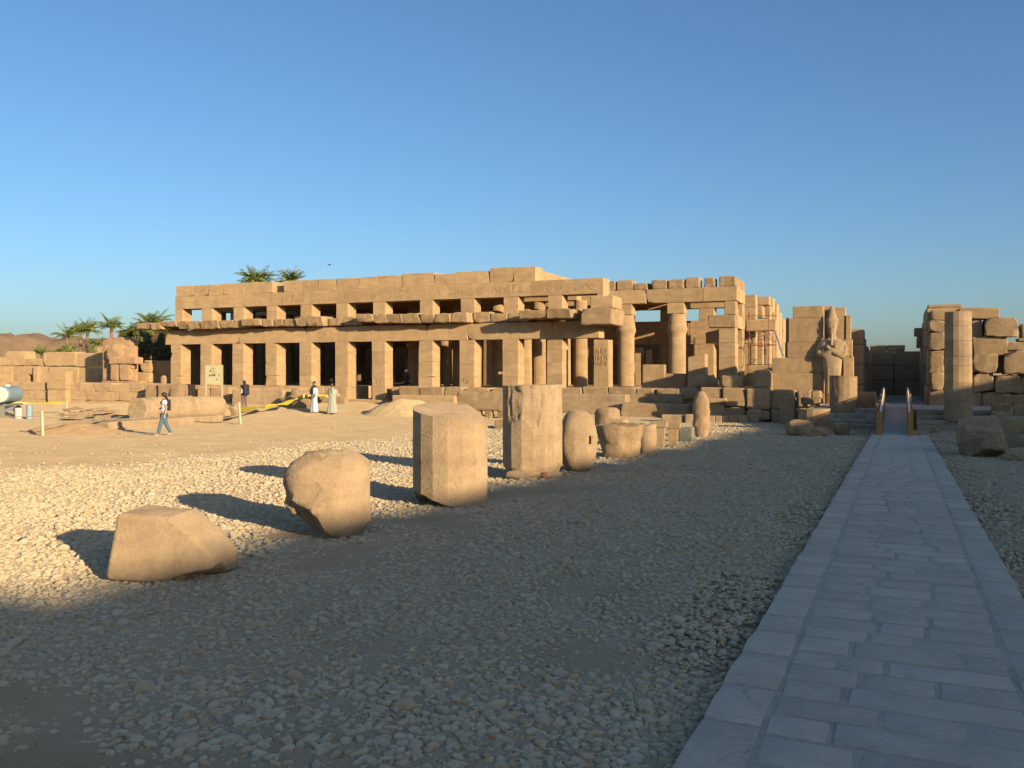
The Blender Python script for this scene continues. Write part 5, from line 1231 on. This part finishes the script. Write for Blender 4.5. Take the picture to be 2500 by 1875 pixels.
robe(t, h, CGREY, 1.0); sleeves(t, V, J, CGREY); shoes(t, V, J, SKIND); blob('hair', t, (0, .016, .955*h), (.08, .09, .068), HAIR)
V2, F2 = box(-.012, .012, -.175, -.13, .66*h, .81*h); mobj('neck_opening', V2, F2, CBLACK, t, smooth=None)
# guard sitting in the opening beside the door
h = 1.7; p = Vector((gx(988, 46.2), 46.4, FL-.30*h+.32))
t, V, J = person(p, -R(20), h, 'guard in dark clothes and a white turban sitting in the pillared opening', SKIND,
                 ((.06, -.25, .12), (-.06, -.25, .12)), ((.07, -.24, .40), (-.07, -.24, .40)), ((.13, -.02, .66), (-.13, -.02, .66)), ((.06, -.16, .58), (-.06, -.16, .58)))
t.location.z = FL-.40*h
cloth(t, 'shirt', V, J, CBLACK, .03, (0, 1, 2, 3), arms=1.8, h=h); cloth(t, 'trousers', V, J, CBLACK, .03, (0,), legs=1, h=h); blob('turban', t, (0, .0, .965*h), (.11, .12, .075), CWHITE); blob('seat_stone', t, (0, .05, .42*h), (.3, .25, .12), SAND)

# ------------------------------------------------------------------ palms, shrubs
def frond(L_, droop, width, rnd, tilt):
    """one feather leaf growing along +X from the origin: rib and leaflets"""
    V, Fc = [], []; n = 11; pts = []
    for i in range(n+1):
        q = i/n; a = tilt-droop*q**1.3; pts.append((pts[-1][0]+L_/n*math.cos(a), pts[-1][1]+L_/n*math.sin(a)) if pts else (0., 0.))
    for i in range(n):
        (x0, z0), (x1, z1) = pts[i], pts[i+1]; o = len(V); w_ = .03*(1-i/n)+.008
        V += [Vector((x0, -w_, z0)), Vector((x0, w_, z0)), Vector((x1, w_*.8, z1)), Vector((x1, -w_*.8, z1))]; Fc.append((o, o+1, o+2, o+3))
        if i == 0: continue
        for s in (-1, 1):
            for e in range(3):
                f_ = e/3; bx, bz = x0+(x1-x0)*f_, z0+(z1-z0)*f_; q = (i+f_)/n
                ll = width*math.sin(math.pi*min(1, .12+q*.85))**.6*rnd.uniform(.8, 1.1); o = len(V); dx = ll*.62; up = rnd.uniform(-.25, .45)*ll
                V += [Vector((bx-.018, s*.01, bz)), Vector((bx+.03, s*.012, bz)), Vector((bx+dx, s*ll*.78, bz+up-.12*ll)), Vector((bx+dx*.4, s*ll*.4, bz+up*.6+.03*ll))]
                Fc.append((o, o+1, o+2, o+3))
    return V, Fc
def palm(loc, h, L_, nf, lab, sd, group=None, skirt=0, tr=.2, m=None):
    rnd = random.Random(sd); t = thing('palm_tree', loc, lab, 'palm tree', group)
    pts = [(math.sin(i*.5+sd)*.06*i*h/40, math.cos(i*.4+sd)*.05*i*h/40, h*i/8) for i in range(9)]
    V, Fc = tube(pts, tr, 12, [tr*(1.25-.3*min(1, i/3))*(1+.06*(i % 2)) for i in range(9)]); mobj('trunk', V, Fc, TRUNK, t, smooth=40)
    top = Vector(pts[-1]); acc = []; dry = []
    for k in range(nf+skirt):
        isd = k >= nf; a = rnd.uniform(0, 6.28); el = rnd.uniform(.25, 1.45) if not isd else rnd.uniform(-1.3, -.3)
        V, Fc = frond(L_*rnd.uniform(.7, 1.15), rnd.uniform(.5, 1.6) if not isd else .5, L_*.22, rnd, el); ca, sa = math.cos(a), math.sin(a)
        V = [Vector((v.x*ca-v.y*sa, v.x*sa+v.y*ca, v.z))+top for v in V]; (dry if isd else acc).append((V, Fc))
    V, Fc = join(*acc); mobj('crown', V, Fc, m or FROND, t, smooth=None)
    if dry: V, Fc = join(*dry); mobj('dry_fronds', V, Fc, DRYFR, t, smooth=None)
    return t
def pl(x, ytop, d, L_, nf, lab, sd, **kw):
    u = (x-1250)/F; X, Y = d*(u*CP-SP), d*(u*SP+CP); z0 = -.9; palm((X, Y, z0), CZ+(HZ-ytop)/F*d-z0, L_, nf, lab, sd, **kw)
pl(166, 822, 118, 2.1, 34, 'short palm with a drooping crown, set apart left of the twin palms', 1)
pl(198, 812, 121, 2.1, 36, 'palm with a bare reddish trunk, first of the twin palms', 2)
pl(212, 810, 123, 2.3, 36, 'palm with a bare reddish trunk, second of the twin palms', 3)
pl(270, 800, 112, 2.2, 34, 'palm with stiff upright fronds behind the seated figure slab', 4)
pl(625, 692, 100, 2.6, 44, 'wide palm crown showing above the hall parapet', 5, skirt=8)
pl(712, 690, 104, 2.2, 40, 'narrow bright palm crown showing above the hall parapet', 6)
pl(378, 800, 72, 2.0, 46, 'dense bright palm at the left end of the hall', 7, skirt=20)
pl(338, 822, 70, 1.7, 40, 'bushy palm with hanging dead fronds beside the bright palm', 8, skirt=30)
pl(398, 835, 76, 1.9, 40, 'shaded palm half behind the left end of the hall', 9, skirt=40)
pl(232, 845, 110, 1.6, 26, 'low palm tuft beneath the upright palm', 10)
pl(160, 862, 100, 1.7, 26, 'low palm tuft among the shrubs behind the ruined wall', 11)
pl(105, 866, 104, 1.6, 22, 'spreading palm tuft at the edge of the dry shrubs', 12)
def shrub(x0, y0, x1, y1, d, lab, sd, m, n=900):
    rnd = random.Random(sd); xm = (x0+x1)/2; u = (xm-1250)/F; X, Y = d*(u*CP-SP), d*(u*SP+CP); k = d/F; W_ = (x1-x0)*k/2; zb = ZT-1.6; H = CZ+(HZ-y0)*k-zb
    t = thing('shrub', (X, Y, zb), lab, 'shrub'); V, Fc = [], []
    cl = [(rnd.uniform(-.75, .75)*W_, rnd.uniform(-.6, .6)*W_, rnd.uniform(.35, .8)*H, rnd.uniform(.25, .45)) for _ in range(9)]
    for i in range(n):
        cx, cy, cz, r = rnd.choice(cl); dv = Vector((rnd.gauss(0, 1), rnd.gauss(0, 1), rnd.gauss(0, 1))).normalized()*rnd.uniform(.5, 1)**.5
        c = Vector((cx+dv.x*r*W_, cy+dv.y*r*W_, max(.05, cz+dv.z*r*H*.6))); a = Vector((rnd.gauss(0, 1), rnd.gauss(0, 1), rnd.gauss(0, 1))).normalized()*rnd.uniform(.08, .16); b = a.orthogonal().normalized()*.05; o = len(V)
        V += [c-a, c+b, c+a, c-b]; Fc.append((o, o+1, o+2, o+3))
    mobj('foliage', V, Fc, m, t, smooth=None)
    st = []
    for cx, cy, cz, r in cl: st.append(tube([(cx*.1, cy*.1, -.3), (cx*.6, cy*.6, cz*.5), (cx, cy, cz)], .04, 5, [.06, .04, .02]))
    V, Fc = join(*st); mobj('stems', V, Fc, TRUNK, t, smooth=60)
shrub(52, 852, 98, 885, 85, 'dry brown shrub behind the ruined wall', 1, DRYFR)
shrub(88, 848, 140, 880, 88, 'dusty green shrub beside the dry brown one', 2, SHRUB)
shrub(150, 838, 215, 870, 92, 'green shrub under the twin palms', 3, FROND)
shrub(212, 832, 262, 868, 90, 'leafy green shrub right of the twin palms', 4, FROND)
shrub(322, 800, 372, 930, 66, 'tall dark shrub against the hall corner', 5, SHRUB, 2200)
shrub(372, 795, 425, 930, 64.5, 'dense shaded shrub touching the hall end wall', 6, SHRUB, 2600)

# ------------------------------------------------------------------ bird in flight
bp_ = Vector((gx(805, 55), 55, gz(805, 647, 55)))
bd = thing('bird', bp_, 'small dark bird flying above the hall', 'bird', rz=.5)
V, Fc = loft(lambda t_, th: .035*math.sin(math.pi*min(1, t_*.93+.06))**.6, lambda x, y: -.13, lambda x, y: .13, 12, 12, 1); mobj('body', [Vector((v.z, v.x, v.y)) for v in V], Fc, BIRDC, bd, smooth=180)
for s in (-1, 1):
    V = [Vector((-.05, s*.02, .02)), Vector((.05, s*.02, .02)), Vector((.03, s*.16, .07)), Vector((-.08, s*.28, .05)), Vector((-.08, s*.14, .06)), Vector((0, s*.1, .045))]
    mobj('wing', V+[v+Vector((0, 0, -.008)) for v in V], [(0, 1, 5), (1, 2, 5), (2, 3, 4, 5), (0, 5, 4), (6, 11, 7), (7, 11, 8), (8, 11, 10, 9), (6, 10, 11)], BIRDC, bd, smooth=None)
V = [Vector((-.11, -.02, 0)), Vector((-.11, .02, 0)), Vector((-.2, .04, .0)), Vector((-.2, -.04, 0))]; mobj('tail', V+[v+Vector((0, 0, -.008)) for v in V], [(0, 1, 2, 3), (7, 6, 5, 4)], BIRDC, bd, smooth=None)
